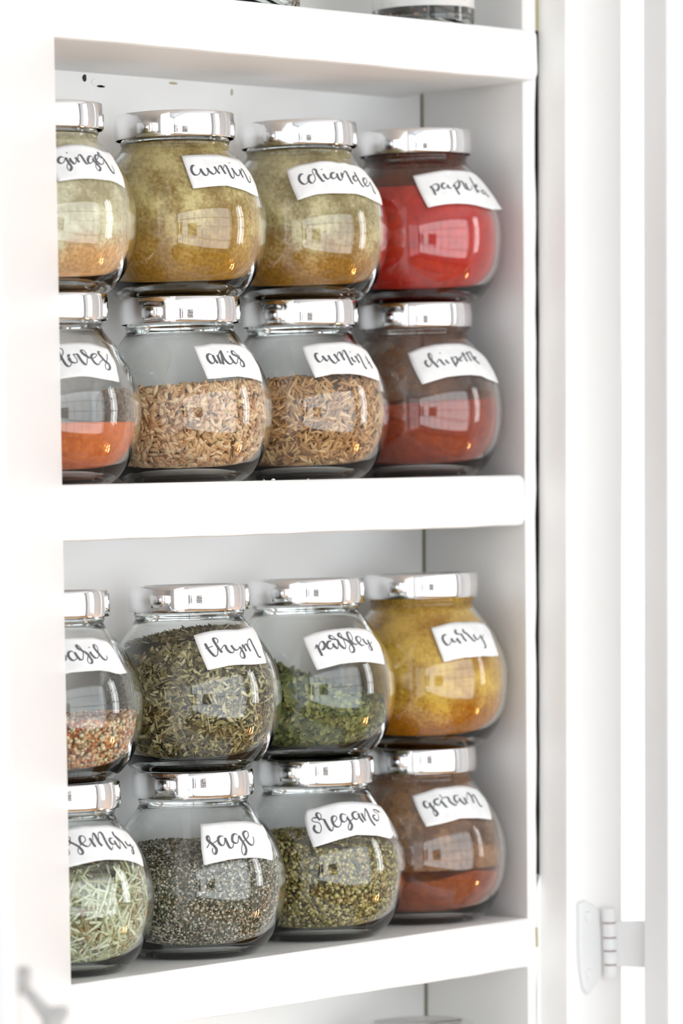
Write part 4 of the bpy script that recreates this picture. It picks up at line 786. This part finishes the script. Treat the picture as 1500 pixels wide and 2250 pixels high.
# only the feet of a line of print fall inside the picture
V = []; F = []
def arc_pts(az, z, rr=22.62): a = math.radians(az); return (rr*MM*math.cos(a), rr*MM*math.sin(a), z*MM)
az = -158.0; q = random.Random(5)
while az < -84:
    w_ = q.choice([2.2, 3.4, 4.6]); z_ = 11.3
    b = len(V)
    if q.random() < .6:   # rounded foot
        for k in range(9):
            tt = math.pi*k/8; V += [arc_pts(az+w_*(1-math.cos(tt))/1.0, z_+2.0-2.0*math.sin(tt)), arc_pts(az+w_*(1-math.cos(tt))*.86+w_*.14, z_+2.2-1.6*math.sin(tt))]
        for k in range(8): F.append([b+2*k, b+2*k+1, b+2*k+3, b+2*k+2])
        az += 2*w_+2.2
    else:
        V += [arc_pts(az, z_), arc_pts(az+1.2, z_), arc_pts(az+1.2, z_+3.5), arc_pts(az, z_+3.5)]; F.append([b, b+1, b+2, b+3]); az += 3.6
b = len(V); V += [arc_pts(-192, 10.6), arc_pts(-176, 10.2), arc_pts(-176, 10.5), arc_pts(-192, 10.9)]; F.append([b, b+1, b+2, b+3])
me = bpy.data.meshes.new('printing'); me.from_pydata(V, [], F); me.materials.append(M_PRINT); link(bpy.data.objects.new('printing', me), lb)
t = straight_jar(-122, -10, 206, 29, 92, 'clear straight glass jar with coarse pinkish-brown salt at its foot, left on the top shelf')
cyl_fill('salt_core', 26.3, 4.2, 6.4, powder_mat('salt_core', S(190, 150, 124), S(214, 184, 156)), t)
cyl_pieces('salt_grain', t_crumb(), 1300, (1.9, 1.6, 1.3), 27.1, 4.5, 7.4, bits_mat('salt_grain', [S(160, 112, 90), S(206, 170, 140), S(224, 204, 178), S(190, 178, 130)]), t, 32)

# ------------------------------------------------------------------ the room behind the photographer (seen only in reflections)
# white worktop under the cupboard on a base unit
tag(box('worktop', -1600, 60, -520, -46, -620, -585, M_DOOR, None, 2), 'white kitchen worktop below the spice cupboard', 'worktop')
bu = empty('base_unit', (0, -.2, -1.45), 'white base unit with three doors under the worktop', 'cabinet')
def bc(o): o.parent = bu; o.matrix_parent_inverse = Matrix.Translation((0, .2, 1.45)); return o
bc(box('carcass', -1580, 40, -480, -48, -1448, -621, M_DOOR))
for i in range(3):
    x0 = -1570+i*535; dd_ = bc(box('door', x0, x0+525, -500, -481, -1380, -630, M_DOOR, None, 2))
    v, f = lathe([(0, 0), (6, 2), (5, 10), (12, 16), (14, 22), (10, 28), (0, 30)], 20)
    v = [(a+(x0+480)*MM, -c-.500, b-.72) for a, b, c in v]
    k_ = mesh_obj('knob', v, f, M_CHROME, None, True); k_.parent = dd_
# things added at the far wall to be mirrored as small marks in the lids
fr_ = box('doorway_standin_board', -2890, -2740, -2770, -2750, -520, 380, plain('charcoal_board', (.03, .028, .03), .6), None, 3)
tag(fr_, 'tall dark board added before the rear window, stand-in for a doorway mirrored in the lids', 'board')
M_REDP = plain('red_print', (.55, .06, .03), .6); M_BLKP = plain('black_print', (.02, .02, .02), .6); M_GRYP = plain('light_grey_print', (.16, .17, .19), .7)
po_ = empty('figure_standin_sheet', (-2.5, -2.79, -.2), 'red and black sheet added before the rear window, stand-in for a figure mirrored in the lids', 'picture')
o = box('sheet', -2620, -2400, -2755, -2750, -500, 350, M_DOOR, None); o.parent = po_; o.matrix_parent_inverse = Matrix.Translation((2.5, 2.79, .2))
for (a, b_, c_, dz_, m_) in ((-2600, -2540, -480, 60, M_BLKP), (-2540, -2480, -460, -160, M_REDP), (-2590, -2520, 120, 330, M_BLKP), (-2480, -2430, -300, 0, M_BLKP), (-2540, -2480, -120, 60, M_REDP), (-2440, -2410, -60, 320, M_REDP)):
    q_ = box('patch', a, b_, -2750, -2747, c_, dz_, m_); q_.parent = o; q_.matrix_parent_inverse = Matrix.Identity(4)
ch_ = empty('wall_chart', (-1.45, -2.79, -.15), 'pale chart of grey blocks hung before the rear window', 'picture')
o2 = box('sheet', -1850, -1150, -2755, -2750, -420, 250, M_DOOR); o2.parent = ch_; o2.matrix_parent_inverse = Matrix.Translation((1.45, 2.79, .15))
q = random.Random(9)
for i in range(14):
    x0 = -1830+(i % 4)*170; z0 = -400+(i//4)*160; w_ = q.uniform(70, 140); h_ = q.uniform(40, 140)
    q_ = box('patch', x0, x0+w_, -2750, -2747, z0, z0+h_, M_GRYP); q_.parent = o2; q_.matrix_parent_inverse = Matrix.Identity(4)
# a low side table with warm bare bulbs
tb = empty('side_table', (1.02, -1.12, -1.45), 'low round wooden side table', 'table')
M_WOODT = paint('brown_table_wood', (.22, .11, .045), .4, .3, 30, .04)
v, f = lathe([(0, 500), (230, 500), (236, 496), (236, 482), (230, 478), (0, 478)], 48); mesh_obj('tabletop', v, f, M_WOODT, tb)
for k in range(3):
    a = 2*math.pi*k/3; v, f = lathe([(0, 0), (11, 0), (17, 478), (0, 478)], 16); v = [(x+.16*math.cos(a)*(1.25-.25*z/.478), y+.16*math.sin(a)*(1.25-.25*z/.478), z) for x, y, z in v]
    mesh_obj('leg', v, f, M_WOODT, tb, True)
fl = empty('bulb_string', (1.02, -1.12, -.95), 'string of five warm glowing bulbs on the side table', 'lamp')
M_BULB = emit('warm_bulb', (1.0, .50, .16), BULB)
for (bx_, by_, bz_) in ((-.10, .03, .0), (-.02, -.09, .0), (.07, .04, .0), (.0, .12, .0), (.02, .01, .082)):
    v, f = lathe([(0, 3), (6, 3), (9, 14), (16, 24), (24, 42), (22, 58), (12, 68), (0, 71)], 20)
    v2 = [(x+bx_, y+by_, z+bz_) for x, y, z in v]; bb = mesh_obj('bulb', v2, f, M_BULB, fl, True)
    v, f = lathe([(0, 0), (7.5, 0), (7.5, 13), (0, 13)], 16); v2 = [(x+bx_, y+by_, z+bz_) for x, y, z in v]; mesh_obj('bulb_socket', v2, f, M_BLKP, bb)
v, f = lathe([(0, 0), (9, 0), (7, 72), (0, 72)], 14); mesh_obj('post', [(x+.02, y+.01, z) for x, y, z in v], f, M_BLKP, fl)
